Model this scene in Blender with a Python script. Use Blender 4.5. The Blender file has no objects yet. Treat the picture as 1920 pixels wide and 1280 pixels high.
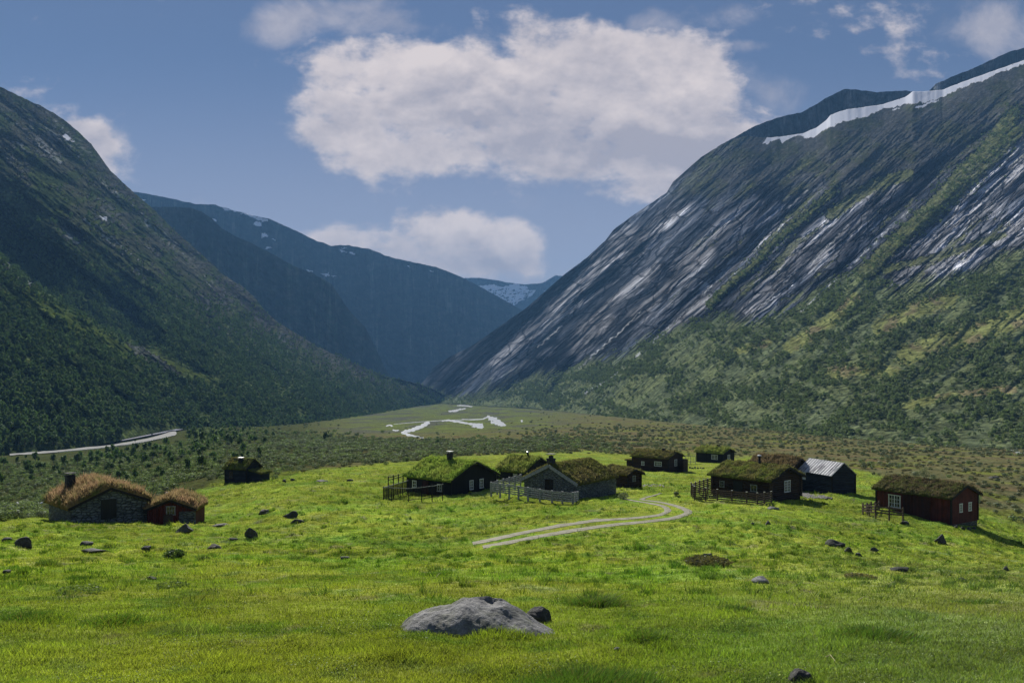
import bpy, math, random
import numpy as np
from mathutils import Vector, Matrix

# ------------------------------------------------------------------ camera, sky, sun, exposure
scene = bpy.context.scene
COL = scene.collection
R = math.radians
F = 1507.0            # focal length in pixels of the 1920 px wide frame
CX, HY = 960.0, 700.0 # principal column, horizon row
cam_d = bpy.data.cameras.new("camera")
cam_d.sensor_width = 36.0
cam_d.lens = 36.0 * F / 1920.0
cam_d.shift_y = (HY - 640.0) / 1920.0 * 1.0
cam_d.clip_start = 0.1
cam_d.clip_end = 60000
cam = bpy.data.objects.new("camera", cam_d)
cam.rotation_euler = (R(90), 0, 0)
COL.objects.link(cam)
scene.camera = cam

SUN_AZ, SUN_EL = R(-17), R(35)
sun_vec = Vector((math.sin(SUN_AZ) * math.cos(SUN_EL), math.cos(SUN_AZ) * math.cos(SUN_EL), math.sin(SUN_EL)))
sd = bpy.data.lights.new("sun", 'SUN')
sd.energy = 5.0
sd.angle = R(0.5)
sd.color = (1.0, 0.95, 0.86)
so = bpy.data.objects.new("sun", sd)
so.rotation_euler = sun_vec.to_track_quat('Z', 'Y').to_euler()
COL.objects.link(so)

vs = scene.view_settings
vs.view_transform = 'Standard'
vs.look = 'None'
vs.gamma = 1
vs.use_curve_mapping = False
vs.exposure = 0.35

world = bpy.data.worlds.new("World")
scene.world = world
world.use_nodes = True

# ------------------------------------------------------------------ node helpers
class NT:
    def __init__(s, tree):
        s.t = tree; s.n = tree.nodes; s.l = tree.links
    def node(s, kind, **kw):
        n = s.n.new(kind)
        for k, v in kw.items(): setattr(n, k, v)
        return n
    def put(s, sock, v):
        if v is None: return
        if hasattr(v, 'is_output') or hasattr(v, 'links'):
            s.l.new(v, sock)
        else:
            try: sock.default_value = v
            except Exception:
                sock.default_value = tuple(v) + (1,)
    def m(s, op, a, b=None, c=None, clamp=False):
        n = s.node('ShaderNodeMath', operation=op, use_clamp=clamp)
        s.put(n.inputs[0], a); s.put(n.inputs[1], b); s.put(n.inputs[2], c)
        return n.outputs[0]
    def vm(s, op, a, b=None):
        n = s.node('ShaderNodeVectorMath', operation=op)
        s.put(n.inputs[0], a)
        if b is not None: s.put(n.inputs[1], b)
        return n.outputs['Value'] if op in ('LENGTH', 'DOT_PRODUCT') else n.outputs[0]
    def mr(s, v, a, b, c=0.0, d=1.0, smooth=False):
        n = s.node('ShaderNodeMapRange', interpolation_type='SMOOTHSTEP' if smooth else 'LINEAR')
        s.put(n.inputs[0], v)
        for i, x in enumerate((a, b, c, d)): s.put(n.inputs[i + 1], x)
        return n.outputs[0]
    def mix(s, f, a, b, mode='MIX'):
        n = s.node('ShaderNodeMix', data_type='RGBA', blend_type=mode)
        s.put(n.inputs[0], f); s.put(n.inputs[6], a); s.put(n.inputs[7], b)
        return n.outputs[2]
    def noise(s, vec, scale, detail=4, rough=0.55, dist=0.0):
        n = s.node('ShaderNodeTexNoise')
        s.put(n.inputs['Vector'], vec)
        n.inputs['Scale'].default_value = scale
        n.inputs['Detail'].default_value = detail
        n.inputs['Roughness'].default_value = rough
        n.inputs['Distortion'].default_value = dist
        return n.outputs[0]
    def bump(s, h, strength=0.5, dist=1.0):
        n = s.node('ShaderNodeBump')
        n.inputs['Strength'].default_value = strength
        n.inputs['Distance'].default_value = dist
        s.put(n.inputs['Height'], h)
        return n.outputs[0]

# ------------------------------------------------------------------ sky with clouds
def build_world():
    t = NT(world.node_tree)
    t.n.clear()
    out = t.node('ShaderNodeOutputWorld')
    sky = t.node('ShaderNodeTexSky', sky_type='NISHITA')
    sky.sun_disc = False
    sky.sun_elevation = SUN_EL
    sky.sun_rotation = SUN_AZ
    sky.altitude = 2600
    sky.air_density = 1.0
    sky.dust_density = 0.05
    sky.ozone_density = 3.0
    tc = t.node('ShaderNodeTexCoord')
    d = tc.outputs['Generated']
    sep = t.node('ShaderNodeSeparateXYZ'); t.l.new(d, sep.inputs[0])
    y = t.m('MAXIMUM', sep.outputs[1], 0.08)
    u = t.m('DIVIDE', sep.outputs[0], y)
    v = t.m('DIVIDE', sep.outputs[2], y)
    cmb = t.node('ShaderNodeCombineXYZ'); t.put(cmb.inputs[0], u); t.put(cmb.inputs[1], v)
    P = cmb.outputs[0]
    # cumulus puffs: (row, column) measured as directions; centre x, y, half width, half height, weight
    blobs = [(740,120,170,62,1.0),(900,150,220,80,1.0),(1060,120,190,85,1.05),(1200,130,190,80,1.05),(1310,165,110,62,.95),(1100,215,270,80,1.0),
             (1300,240,200,60,.95),(1150,290,330,60,1.0),(900,270,230,55,.9),(1430,240,100,52,.85),(660,250,100,48,.95),(760,290,160,42,.85),
             (1200,345,220,36,.65),(620,195,75,36,.6),(1060,60,110,40,.6),(650,105,70,34,.75),(840,200,190,60,1.15),(1140,160,150,60,1.2),(1400,215,110,70,.8),(1330,320,150,50,.75),(1400,170,90,75,.5),(960,372,60,20,.45),
             (840,440,100,55,1.05),(945,460,85,55,1.0),(870,482,160,42,1.05),(650,458,130,40,.95),(740,475,140,48,1.0),
             (190,275,68,55,.95),(220,300,60,40,.6),(150,250,60,30,.8),
             ]
    mask = None
    for (bx, by, rx, ry, w) in blobs:
        c = ((bx - CX) / F, (HY - by) / F, 0)
        q = t.vm('SUBTRACT', P, c)
        q = t.vm('MULTIPLY', q, (F / rx, F / ry, 0))
        L = t.vm('LENGTH', q)
        b = t.mr(L, 1.75, 0.15, 0.0, w, smooth=True)
        mask = b if mask is None else t.m('SMOOTH_MAX', mask, b, 0.18)
    def dens(off):
        pp = t.vm('ADD', P, off)
        pp = t.vm('MULTIPLY', pp, (1.0, 1.5, 1.0))
        n1 = t.noise(pp, 7.0, 13, 0.58, 0.15)
        n2 = t.noise(pp, 30.0, 8, 0.6, 0.1)
        return t.m('ADD', t.m('MULTIPLY', n1, 3.7), t.m('MULTIPLY', n2, 1.0))
    d0 = dens((0, 0, 0)); d1 = dens((-0.004, 0.020, 0))
    dd = t.m('ADD', t.m('MULTIPLY', mask, 1.45), t.m('SUBTRACT', d0, 2.88))
    cov = t.mr(dd, -0.10, 0.70, 0.0, 1.0, smooth=True)
    lit = t.m('ADD', t.m('MULTIPLY', t.m('SUBTRACT', d0, d1), 0.75), 0.62)
    # flat grey bellies where the cloud is thick
    lowf = t.noise(t.vm('MULTIPLY', P, (1.0, 2.6, 1)), 5.0, 3, 0.5)
    thick = t.mr(dd, 0.35, 0.95, 0.0, 0.22, smooth=True)
    thick = t.m('MULTIPLY', thick, t.mr(lowf, 0.35, 0.62, 0.35, 1.35))
    def patch(lst):
        mk = None
        for (bx, by, rx, ry, w) in lst:
            q = t.vm('MULTIPLY', t.vm('SUBTRACT', P, ((bx - CX) / F, (HY - by) / F, 0)), (F / rx, F / ry, 0))
            q = t.vm('ADD', q, t.vm('MULTIPLY', t.vm('SUBTRACT', wob, (0.5, 0.5, 0.5)), (1.6, 1.6, 0)))
            b = t.mr(t.vm('LENGTH', q), 1.5, 0.2, 0.0, w, smooth=True)
            mk = b if mk is None else t.m('MAXIMUM', mk, b)
        return mk
    wn = t.node('ShaderNodeTexNoise'); t.put(wn.inputs['Vector'], P); wn.inputs['Scale'].default_value = 12.0; wn.inputs['Detail'].default_value = 6
    wob = wn.outputs['Color']
    belly = patch([(1180, 272, 270, 42, .62), (960, 232, 150, 30, .35), (1330, 225, 90, 22, .35), (1200, 350, 200, 16, .3), (880, 500, 150, 22, .35), (1100, 320, 120, 14, .2)])
    crown = patch([(740, 108, 130, 34, .4), (930, 100, 100, 30, .3), (1330, 160, 70, 36, .42), (1230, 120, 120, 40, .25), (860, 420, 80, 30, .4), (960, 440, 50, 30, .35), (690, 440, 100, 22, .3), (680, 265, 60, 28, .25)])
    lit = t.m('ADD', t.m('SUBTRACT', lit, belly), crown)
    lit = t.m('SUBTRACT', lit, thick, clamp=True)
    ccol = t.mix(lit, (8.6, 8.0, 8.8, 1), (16.2, 14.2, 13.5, 1))
    ccol = t.mix(1.0, ccol, (0.85, 0.85, 0.85, 1), 'MULTIPLY')
    thin = t.m('MULTIPLY', cov, 0.93)
    vm_ = None
    for (bx, by, rx, ry, w) in [(540, 45, 110, 48, .9), (700, 30, 160, 55, .9), (860, 55, 110, 40, .6), (1400, 25, 100, 36, .7), (1210, 40, 80, 44, .7), (1860, 45, 190, 70, .9), (1900, 85, 140, 60, .8), (1140, 440, 70, 22, .6), (1410, 85, 60, 16, .6), (600, 200, 90, 60, .7), (1430, 200, 120, 80, .7), (640, 300, 90, 50, .5), (1000, 380, 160, 30, .5)]:
        b = t.mr(t.vm('LENGTH', t.vm('MULTIPLY', t.vm('SUBTRACT', P, ((bx - CX) / F, (HY - by) / F, 0)), (F / rx, F / ry, 0))), 1.6, 0.1, 0.0, w, smooth=True)
        vm_ = b if vm_ is None else t.m('SMOOTH_MAX', vm_, b, 0.15)
    vd_ = t.m('ADD', t.m('MULTIPLY', vm_, 1.2), t.m('SUBTRACT', t.m('MULTIPLY', t.noise(t.vm('MULTIPLY', P, (1, 1.3, 1)), 6.0, 9, .6, .4), 3.2), 2.15))
    veil = t.mr(vd_, 0.0, 0.9, 0.0, 0.50, smooth=True)
    thin = t.m('MAXIMUM', thin, veil)
    # sky slightly desaturated by thin high haze
    skyc = t.mix(0.32, sky.outputs[0], (2.7, 3.2, 5.2, 1))
    low = t.mr(v, 0.02, 0.42, 0.55, 0.0, smooth=True)
    skyc = t.mix(low, skyc, (9.6, 8.4, 8.8, 1))
    colr = t.mix(thin, skyc, ccol)
    bg = t.node('ShaderNodeBackground')
    t.put(bg.inputs[0], colr)
    bg.inputs[1].default_value = 0.05
    t.l.new(bg.outputs[0], out.inputs[0])
build_world()

# ------------------------------------------------------------------ numpy noise
def _hash(ix, iy, seed):
    h = (ix.astype(np.int64) * 374761393 + iy.astype(np.int64) * 668265263 + seed * 974634777) & 0xFFFFFFFF
    h = ((h ^ (h >> 13)) * 1274126177) & 0xFFFFFFFF
    h = (h ^ (h >> 16)) & 0xFFFF
    return h.astype(np.float32) * (2 * math.pi / 65536.0)
def gnoise(x, y, seed=0):
    x = np.asarray(x, np.float64); y = np.asarray(y, np.float64)
    ix = np.floor(x); iy = np.floor(y)
    fx = (x - ix).astype(np.float32); fy = (y - iy).astype(np.float32)
    def g(dx, dy):
        a = _hash(ix + dx, iy + dy, seed)
        return np.cos(a) * (fx - dx) + np.sin(a) * (fy - dy)
    ux = fx * fx * fx * (fx * (fx * 6 - 15) + 10); uy = fy * fy * fy * (fy * (fy * 6 - 15) + 10)
    a = g(0, 0); b = g(1, 0); c = g(0, 1); d = g(1, 1)
    return ((a + (b - a) * ux) * (1 - uy) + (c + (d - c) * ux) * uy) * 1.5
def fbm(x, y, seed=0, octv=4, gain=0.5, ridged=False):
    s = 0; a = 1.0; tot = 0
    for i in range(octv):
        n = gnoise(x, y, seed + i * 17)
        if ridged: n = 1 - 2 * np.abs(n)
        s = s + a * n; tot += a
        x = x * 2.03 + 7.1; y = y * 2.03 - 3.7; a *= gain
    return s / tot
def sstep(v, a, b):
    t = np.clip((v - a) / (b - a), 0, 1)
    return t * t * (3 - 2 * t)
def lerp(a, b, t): return a + (b - a) * t
def cmix(a, b, t):
    return np.asarray(a, np.float32) * (1 - t[..., None]) + np.asarray(b, np.float32) * t[..., None]
def curve(pts):
    xs = np.array([p[0] for p in pts], float)
    cols = [np.array([p[k] for p in pts], float) for k in range(1, len(pts[0]))]
    def f(x, k=0): return np.interp(x, xs, cols[k])
    return f

# ------------------------------------------------------------------ mesh helpers
def np_mesh(name, V, faces, mat, parent=None, col=None, smooth=True, uv=None, link=True):
    """V (n,3); faces (m,k) int array"""
    me = bpy.data.meshes.new(name)
    V = np.ascontiguousarray(V, np.float32); faces = np.ascontiguousarray(faces, np.int32)
    me.vertices.add(len(V)); me.vertices.foreach_set('co', V.ravel())
    m, k = faces.shape
    me.loops.add(m * k); me.loops.foreach_set('vertex_index', faces.ravel())
    me.polygons.add(m)
    me.polygons.foreach_set('loop_start', np.arange(0, m * k, k, dtype=np.int32))
    me.polygons.foreach_set('loop_total', np.full(m, k, np.int32))
    me.polygons.foreach_set('use_smooth', np.full(m, smooth, bool))
    me.update(calc_edges=True)
    if col is not None:
        for nm, arr in col.items():
            if arr.ndim == 1:
                at = me.attributes.new(nm, 'FLOAT', 'POINT'); at.data.foreach_set('value', arr.astype(np.float32))
            elif arr.shape[1] == 2:
                at = me.attributes.new(nm, 'FLOAT_VECTOR', 'POINT')
                at.data.foreach_set('vector', np.column_stack([arr, np.zeros(len(arr))]).astype(np.float32).ravel())
            else:
                at = me.attributes.new(nm, 'FLOAT_COLOR', 'POINT')
                at.data.foreach_set('color', np.column_stack([arr, np.ones(len(arr))]).astype(np.float32).ravel())
    me.materials.append(mat)
    if not link: return me
    o = bpy.data.objects.new(name, me)
    COL.objects.link(o)
    if parent: o.parent = parent
    return o
def grid_faces(nr, nc):
    i = np.arange(nr - 1)[:, None] * nc + np.arange(nc - 1)[None, :]
    return np.stack([i, i + 1, i + nc + 1, i + nc], -1).reshape(-1, 4)

class MB:
    """collects simple solids into one mesh"""
    def __init__(s): s.v = []; s.f = []
    def add(s, V, Fs):
        b = len(s.v); s.v += [tuple(p) for p in V]; s.f += [tuple(i + b for i in f) for f in Fs]
    def box(s, x0, x1, y0, y1, z0, z1, M=None, bev=0.0):
        V = [(x, y, z) for z in (z0, z1) for y in (y0, y1) for x in (x0, x1)]
        if M is not None: V = [M @ Vector(p) for p in V]
        s.add(V, [(0, 2, 3, 1), (4, 5, 7, 6), (0, 1, 5, 4), (2, 6, 7, 3), (0, 4, 6, 2), (1, 3, 7, 5)])
    def bar(s, a, b, w, h, up=(0, 0, 1)):
        a = Vector(a); b = Vector(b); d = (b - a).normalized(); upv = Vector(up)
        if abs(d.dot(upv)) > 0.95: upv = Vector((1, 0, 0))
        sx = d.cross(upv).normalized() * w / 2; sz = sx.cross(d).normalized() * h / 2
        V = [a - sx - sz, a + sx - sz, a + sx + sz, a - sx + sz, b - sx - sz, b + sx - sz, b + sx + sz, b - sx + sz]
        s.add(V, [(3, 2, 1, 0), (4, 5, 6, 7), (0, 1, 5, 4), (1, 2, 6, 5), (2, 3, 7, 6), (3, 0, 4, 7)])
    def tube(s, pts, rad, n=8):
        rings = []
        for i, p in enumerate(pts):
            p = Vector(p)
            d = (Vector(pts[min(i + 1, len(pts) - 1)]) - Vector(pts[max(i - 1, 0)])).normalized()
            a = d.cross(Vector((0.3, 0.9, 0.1))).normalized(); b = d.cross(a)
            rings.append([p + (a * math.cos(2 * math.pi * k / n) + b * math.sin(2 * math.pi * k / n)) * rad[i] for k in range(n)])
        V = [q for r in rings for q in r]
        Fs = [(i * n + k, i * n + (k + 1) % n, (i + 1) * n + (k + 1) % n, (i + 1) * n + k) for i in range(len(pts) - 1) for k in range(n)]
        Fs += [tuple(range(n))[::-1], tuple((len(pts) - 1) * n + k for k in range(n))]
        s.add(V, Fs)
    def build(s, name, mat, parent=None, smooth=False, loc=None):
        me = bpy.data.meshes.new(name)
        me.from_pydata([tuple(p) for p in s.v], [], s.f)
        if smooth: me.polygons.foreach_set('use_smooth', [True] * len(me.polygons))
        me.materials.append(mat); me.update()
        o = bpy.data.objects.new(name, me); COL.objects.link(o)
        if parent: o.parent = parent
        if loc is not None: o.location = loc
        return o
def tag(o, label=None, cat=None, group=None, kind=None):
    if label: o['label'] = label
    if cat: o['category'] = cat
    if group: o['group'] = group
    if kind: o['kind'] = kind
    return o
def empty(name, loc, rz=0.0):
    o = bpy.data.objects.new(name, None); o.location = loc; o.rotation_euler = (0, 0, rz)
    o.empty_display_size = 0.3
    COL.objects.link(o); return o

# ------------------------------------------------------------------ ground height
TY = np.array([7, 9.5, 14, 22, 35, 50, 66, 80, 95, 118, 150, 200, 280, 400, 550, 750, 1000, 1400, 1900, 2600, 3400], float)
TP = {
 -400: [1280,1185,1118,1066,1022, 995, 975, 970, 972, 965, 955, 935, 905, 885, 880, 880, 880, 880, 880, 880, 880],
    0: [1280,1190,1120,1072,1032,1002, 979, 971, 967, 957, 940, 915, 885, 858, 850, 848, 848, 848, 848, 848, 848],
  200: [1280,1190,1120,1074,1036,1005, 981, 971, 964, 950, 930, 905, 877, 853, 835, 830, 830, 830, 830, 830, 830],
  400: [1280,1190,1120,1074,1038,1012, 987, 962, 936, 906, 889, 870, 850, 832, 815, 802, 799, 799, 799, 799, 799],
  600: [1280,1190,1120,1074,1042,1014, 975, 944, 917, 893, 879, 865, 849, 832, 818, 805, 793, 782, 776, 776, 776],
  800: [1280,1190,1120,1076,1046,1019, 978, 952, 930, 898, 876, 858, 842, 828, 815, 802, 790, 778, 766, 753, 748],
 1000: [1280,1190,1122,1076,1044,1006, 970, 945, 921, 895, 873, 855, 838, 823, 810, 797, 786, 775, 765, 753, 747],
 1200: [1280,1190,1124,1078,1042,1003, 964, 942, 922, 904, 884, 865, 845, 825, 808, 795, 784, 776, 772, 770, 770],
 1400: [1280,1190,1124,1080,1044,1006, 970, 948, 929, 908, 887, 867, 846, 825, 808, 800, 798, 798, 798, 798, 798],
 1600: [1280,1190,1126,1086,1056,1028, 998, 967, 932, 908, 888, 868, 848, 830, 820, 818, 818, 818, 818, 818, 818],
 1800: [1280,1192,1130,1096,1072,1050,1016, 985, 957, 927, 901, 878, 856, 840, 834, 834, 834, 834, 834, 834, 834],
 1920: [1280,1192,1132,1102,1080,1062,1042,1017, 982, 943, 912, 881, 859, 843, 838, 838, 838, 838, 838, 838, 838],
 2320: [1280,1192,1134,1106,1086,1070,1054,1034,1000, 960, 924, 890, 866, 850, 845, 845, 845, 845, 845, 845, 845]}
PXC = np.array(sorted(TP), float)
TZ = np.array([[-(p - HY) / F * yy for p, yy in zip(TP[int(c)], TY)] for c in PXC])
TY2 = np.concatenate([[-60, -10, 0, 4], TY]); TZ = np.concatenate([np.repeat([[-4.0, -2.0, -1.75, -2.1]], len(PXC), 0), TZ], 1)
_S = lambda Y: np.log(np.maximum(Y, -60) + 70) if False else np.where(Y > 4, np.log(np.maximum(Y, 4) + 5), np.log(9.0) + (Y - 4) / 9.0)
TS = _S(TY2)
def _pchip(xs, ys, x):
    """monotone cubic along rows: ys (c, n) -> (c, len x)"""
    h = np.diff(xs); dl = np.diff(ys, axis=1) / h
    m = np.zeros_like(ys)
    m[:, 1:-1] = np.where(dl[:, :-1] * dl[:, 1:] > 0, 2 * dl[:, :-1] * dl[:, 1:] / (dl[:, :-1] + dl[:, 1:] + 1e-12), 0)
    m[:, 0] = dl[:, 0]; m[:, -1] = dl[:, -1]
    k = np.clip(np.searchsorted(xs, x) - 1, 0, len(xs) - 2)
    t = (x - xs[k]) / h[k]
    return (ys[:, k] * (2 * t**3 - 3 * t**2 + 1) + m[:, k] * h[k] * (t**3 - 2 * t**2 + t)
            + ys[:, k + 1] * (-2 * t**3 + 3 * t**2) + m[:, k + 1] * h[k] * (t**3 - t**2))
_LS = np.linspace(TS[0], TS[-1], 1600)
_LZ = _pchip(TS, TZ, _LS)                       # (cols, 1600)
_LPX = np.linspace(-400, 2320, 137)
_L = _pchip(PXC, _LZ.T, _LPX).T                 # (137, 1600)
anchors = []                                    # (x, y, dz, radius)
TRK = []
def H(x, Y, fine=True):
    x = np.asarray(x, float); Y = np.asarray(Y, float)
    Yc = np.maximum(Y, 9.0)
    px = np.clip(CX + F * x / Yc, -400, 2319.9)
    s = np.clip((_S(Y) - _LS[0]) / (_LS[1] - _LS[0]), 0, 1598.999)
    p = (px + 400) / 20.0
    i = np.minimum(p.astype(int), 135); j = s.astype(int); a = p - i; b = s - j
    z = (_L[i, j] * (1 - a) * (1 - b) + _L[i + 1, j] * a * (1 - b) + _L[i, j + 1] * (1 - a) * b + _L[i + 1, j + 1] * a * b)
    if fine:
        w = sstep(Y, 4, 30)
        trk = np.ones_like(z)
        if TRK:
            near = (Y > 42) & (Y < 100) & (x > -6) & (x < 20)
            if np.any(near):
                xa, ya = np.atleast_1d(x)[np.atleast_1d(near)], np.atleast_1d(Y)[np.atleast_1d(near)]; d = np.full(xa.shape, 99.0)
                for (x0, y0), (x1, y1) in zip(TRK[:-1], TRK[1:]):
                    dx, dy = x1 - x0, y1 - y0; tt = np.clip(((xa - x0) * dx + (ya - y0) * dy) / (dx * dx + dy * dy), 0, 1)
                    d = np.minimum(d, np.hypot(xa - x0 - tt * dx, ya - y0 - tt * dy))
                trk = np.atleast_1d(trk).copy(); trk[np.atleast_1d(near)] = sstep(d, 1.6, 4.5); trk = trk.reshape(np.shape(z))
        z = z + trk * 0.10 * w * sstep(-Y, -500, -60) * fbm(x / 5.0, Y / 5.0, 3, 3) * 2
        z = z + trk * 0.035 * fbm(x / 0.9, Y / 0.9, 8, 2) * sstep(-Y, -120, -50) * 2
        z = z + trk * 0.10 * fbm(x / 2.1, Y / 1.7, 18, 2) * sstep(-Y, -260, -110) * sstep(Y, 14, 40) * 2
        hm = sstep(fbm(x / 1.9, Y / 2.3, 28, 3) * 1.6, 0.15, 0.62)
        z = z + trk * 0.17 * hm * sstep(-Y, -200, -110) * sstep(Y, 16, 40)
        z = z + 0.9 * sstep(Y, 110, 300) * (1 - 0.85 * sstep(Y, 520, 720)) * fbm(x / 38.0, Y / 38.0, 5, 4)
        z = z + 0.25 * sstep(Y, 90, 160) * sstep(-Y, -700, -400) * fbm(x / 7.0, Y / 7.0, 6, 3)
    for (ax, ay, dz, r) in anchors:
        z = z + dz * np.exp(-((x - ax)**2 + (Y - ay)**2) / (r * r))
    return z
def world_at(px, py, Y): return Vector(((px - CX) / F * Y, Y, (HY - py) / F * Y))
_YR = np.exp(np.linspace(math.log(4), math.log(3300), 2600))
def hit(px, py, fine=True):
    """first point of the ground met in the direction of (px, py)"""
    z = H((px - CX) / F * _YR, _YR, fine); ray = (HY - py) / F * _YR
    k = np.argmax(ray <= z)
    if not (ray <= z).any(): k = len(_YR) - 1
    Y = _YR[k]; return Vector(((px - CX) / F * Y, Y, z[k]))
def anchor(px, py, Y, r=7.0):
    x = (px - CX) / F * Y
    anchors.append((x, Y, (HY - py) / F * Y - float(H(x, Y)), r))

TRK += [tuple(hit(a, b, False)[:2]) for a, b in [(890, 1022), (960, 1007), (1035, 994), (1110, 985), (1180, 977), (1235, 971), (1266, 963), (1262, 953), (1235, 945), (1200, 939), (1170, 934)]]
# ------------------------------------------------------------------ materials
def new_mat(name):
    m = bpy.data.materials.new(name); m.use_nodes = True
    t = NT(m.node_tree); t.n.clear()
    out = t.node('ShaderNodeOutputMaterial')
    return m, t, out
def principled(t, out, col, rough=0.9, spec=0.3, normal=None, **kw):
    p = t.node('ShaderNodeBsdfPrincipled')
    t.put(p.inputs['Base Color'], col); t.put(p.inputs['Roughness'], rough)
    p.inputs['Specular IOR Level'].default_value = spec
    if normal is not None: t.l.new(normal, p.inputs['Normal'])
    for k, v in kw.items(): t.put(p.inputs[k], v)
    if out is not None: t.l.new(p.outputs[0], out.inputs[0])
    return p
def attr(t, name, out='Color'):
    a = t.node('ShaderNodeAttribute'); a.attribute_name = name; return a.outputs[out]

def mat_ground():
    m, t, out = new_mat("turf_ground")
    g = t.node('ShaderNodeNewGeometry'); P = g.outputs['Position']
    c = attr(t, 'col')
    n = t.noise(P, 6.0, 6, 0.7); n2 = t.noise(P, 0.8, 5, 0.65); n3 = t.noise(P, 0.12, 6, 0.7)
    f = t.m('MULTIPLY', t.mr(n, 0.3, 0.7, 0.55, 1.4), t.m('MULTIPLY', t.mr(n2, 0.3, 0.7, 0.65, 1.3), t.mr(n3, 0.3, 0.7, 0.75, 1.25)))
    c2 = t.mix(1.0, c, f, 'MULTIPLY')
    hgt = t.m('ADD', t.m('MULTIPLY', n, 0.05), t.m('ADD', t.m('MULTIPLY', n2, 0.22), t.m('MULTIPLY', n3, 1.0)))
    principled(t, out, c2, 1.0, 0.0, t.bump(hgt, 0.7, 1.0))
    return m
def mat_leaf(name, attrname=None, base=(0.05, 0.09, 0.025), transl=0.4, var=0.35, tint=(1.25, 1.7, 0.5)):
    m, t, out = new_mat(name)
    if attrname: c = attr(t, attrname)
    else: c = t.node('ShaderNodeRGB').outputs[0]; c.default_value = base + (1,)
    oi = t.node('ShaderNodeObjectInfo')
    r = t.mr(oi.outputs['Random'], 0, 1, 1 - var, 1 + var)
    c = t.mix(1.0, c, r, 'MULTIPLY')
    d = t.node('ShaderNodeBsdfDiffuse'); t.put(d.inputs[0], c)
    tr = t.node('ShaderNodeBsdfTranslucent'); t.put(tr.inputs[0], t.mix(1.0, c, tint + (1,), 'MULTIPLY'))
    gl = t.node('ShaderNodeBsdfGlossy'); gl.inputs['Roughness'].default_value = 0.5; t.put(gl.inputs[0], (0.6, 0.7, 0.6, 1))
    mx = t.node('ShaderNodeMixShader'); mx.inputs[0].default_value = transl
    t.l.new(d.outputs[0], mx.inputs[1]); t.l.new(tr.outputs[0], mx.inputs[2])
    m2 = t.node('ShaderNodeMixShader'); m2.inputs[0].default_value = 0.035
    t.l.new(mx.outputs[0], m2.inputs[1]); t.l.new(gl.outputs[0], m2.inputs[2])
    t.l.new(m2.outputs[0], out.inputs[0])
    return m
def mat_mountain(name, scale=1.0, rockbump=1.0, gloss=0.4):
    m, t, out = new_mat(name)
    g = t.node('ShaderNodeNewGeometry'); P = g.outputs['Position']
    uv = attr(t, 'fall', 'Vector')          # x across the fall line, y along it, metres
    c = attr(t, 'col'); rk = attr(t, 'rock', 'Fac')
    st = t.vm('MULTIPLY', uv, (1.0, 0.075, 1.0))
    s1 = t.noise(st, 0.036 * scale, 10, 0.66, 0.08); s2 = t.noise(st, 0.11 * scale, 6, 0.7, 0.5)
    v1 = t.noise(P, 0.055 * scale, 8, 0.75)
    vor = t.node('ShaderNodeTexVoronoi'); t.put(vor.inputs['Vector'], P); vor.inputs['Scale'].default_value = 0.17 * scale
    vd = vor.outputs['Distance']
    s3 = t.noise(st, 0.38 * scale, 4, 0.7, 0.3)
    fr = t.m('MULTIPLY', t.mr(s1, 0.40, 0.62, 0.42, 1.75), t.m('MULTIPLY', t.mr(s2, 0.36, 0.66, 0.5, 1.6), t.mr(s3, 0.36, 0.66, 0.6, 1.45)))
    fv = t.m('MULTIPLY', t.mr(v1, 0.35, 0.65, 0.5, 1.6), t.mr(vd, 0.1, 0.8, 1.25, 0.6))
    cv = t.node('ShaderNodeTexVoronoi', feature='DISTANCE_TO_EDGE')
    wv = t.node('ShaderNodeTexNoise'); t.put(wv.inputs['Vector'], uv); wv.inputs['Scale'].default_value = 0.02 * scale; wv.inputs['Detail'].default_value = 5
    t.put(cv.inputs['Vector'], t.vm('ADD', t.vm('MULTIPLY', uv, (1.0, 0.22, 1.0)), t.vm('MULTIPLY', wv.outputs['Color'], (30.0 / scale, 30.0 / scale, 0)))); cv.inputs['Scale'].default_value = 0.05 * scale
    crack = t.mr(cv.outputs['Distance'], 0.0, 0.06, 0.30, 1.0)
    slab = t.mr(t.noise(t.vm('MULTIPLY', uv, (1.0, 0.10, 1.0)), 0.040 * scale, 8, 0.64, 0.1), 0.52, 0.56, 0.70, 1.85)
    fr = t.m('MULTIPLY', fr, t.m('MULTIPLY', crack, slab))
    f = t.m('ADD', t.m('MULTIPLY', fr, rk), t.m('MULTIPLY', fv, t.m('SUBTRACT', 1.0, rk)))
    sc_ = t.node('ShaderNodeSeparateColor'); t.l.new(c, sc_.inputs[0]); snow = t.mr(sc_.outputs[0], 0.45, 0.58)
    f = t.m('ADD', t.m('MULTIPLY', f, t.m('SUBTRACT', 1.0, snow)), snow)
    c2 = t.mix(1.0, c, f, 'MULTIPLY')
    hr = t.m('ADD', t.m('MULTIPLY', t.m('ADD', crack, t.m('MULTIPLY', slab, .7)), 3.0 / scale * rockbump), t.m('MULTIPLY', s1, 14.0 / scale * rockbump), 0.0)
    hv = t.m('ADD', t.m('MULTIPLY', v1, 4.0 / scale), t.m('MULTIPLY', vd, -1.3 / scale))
    h = t.m('ADD', t.m('MULTIPLY', hr, rk), t.m('MULTIPLY', hv, t.m('SUBTRACT', 1.0, rk)))
    h = t.m('MULTIPLY', h, t.m('SUBTRACT', 1.0, t.m('MULTIPLY', snow, .95)))
    rough = 1.0
    p = principled(t, out, c2, rough, 0.0, t.bump(h, 1.0, 1.0))
    p.inputs['Specular IOR Level'].default_value = 0.0
    return m
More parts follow.
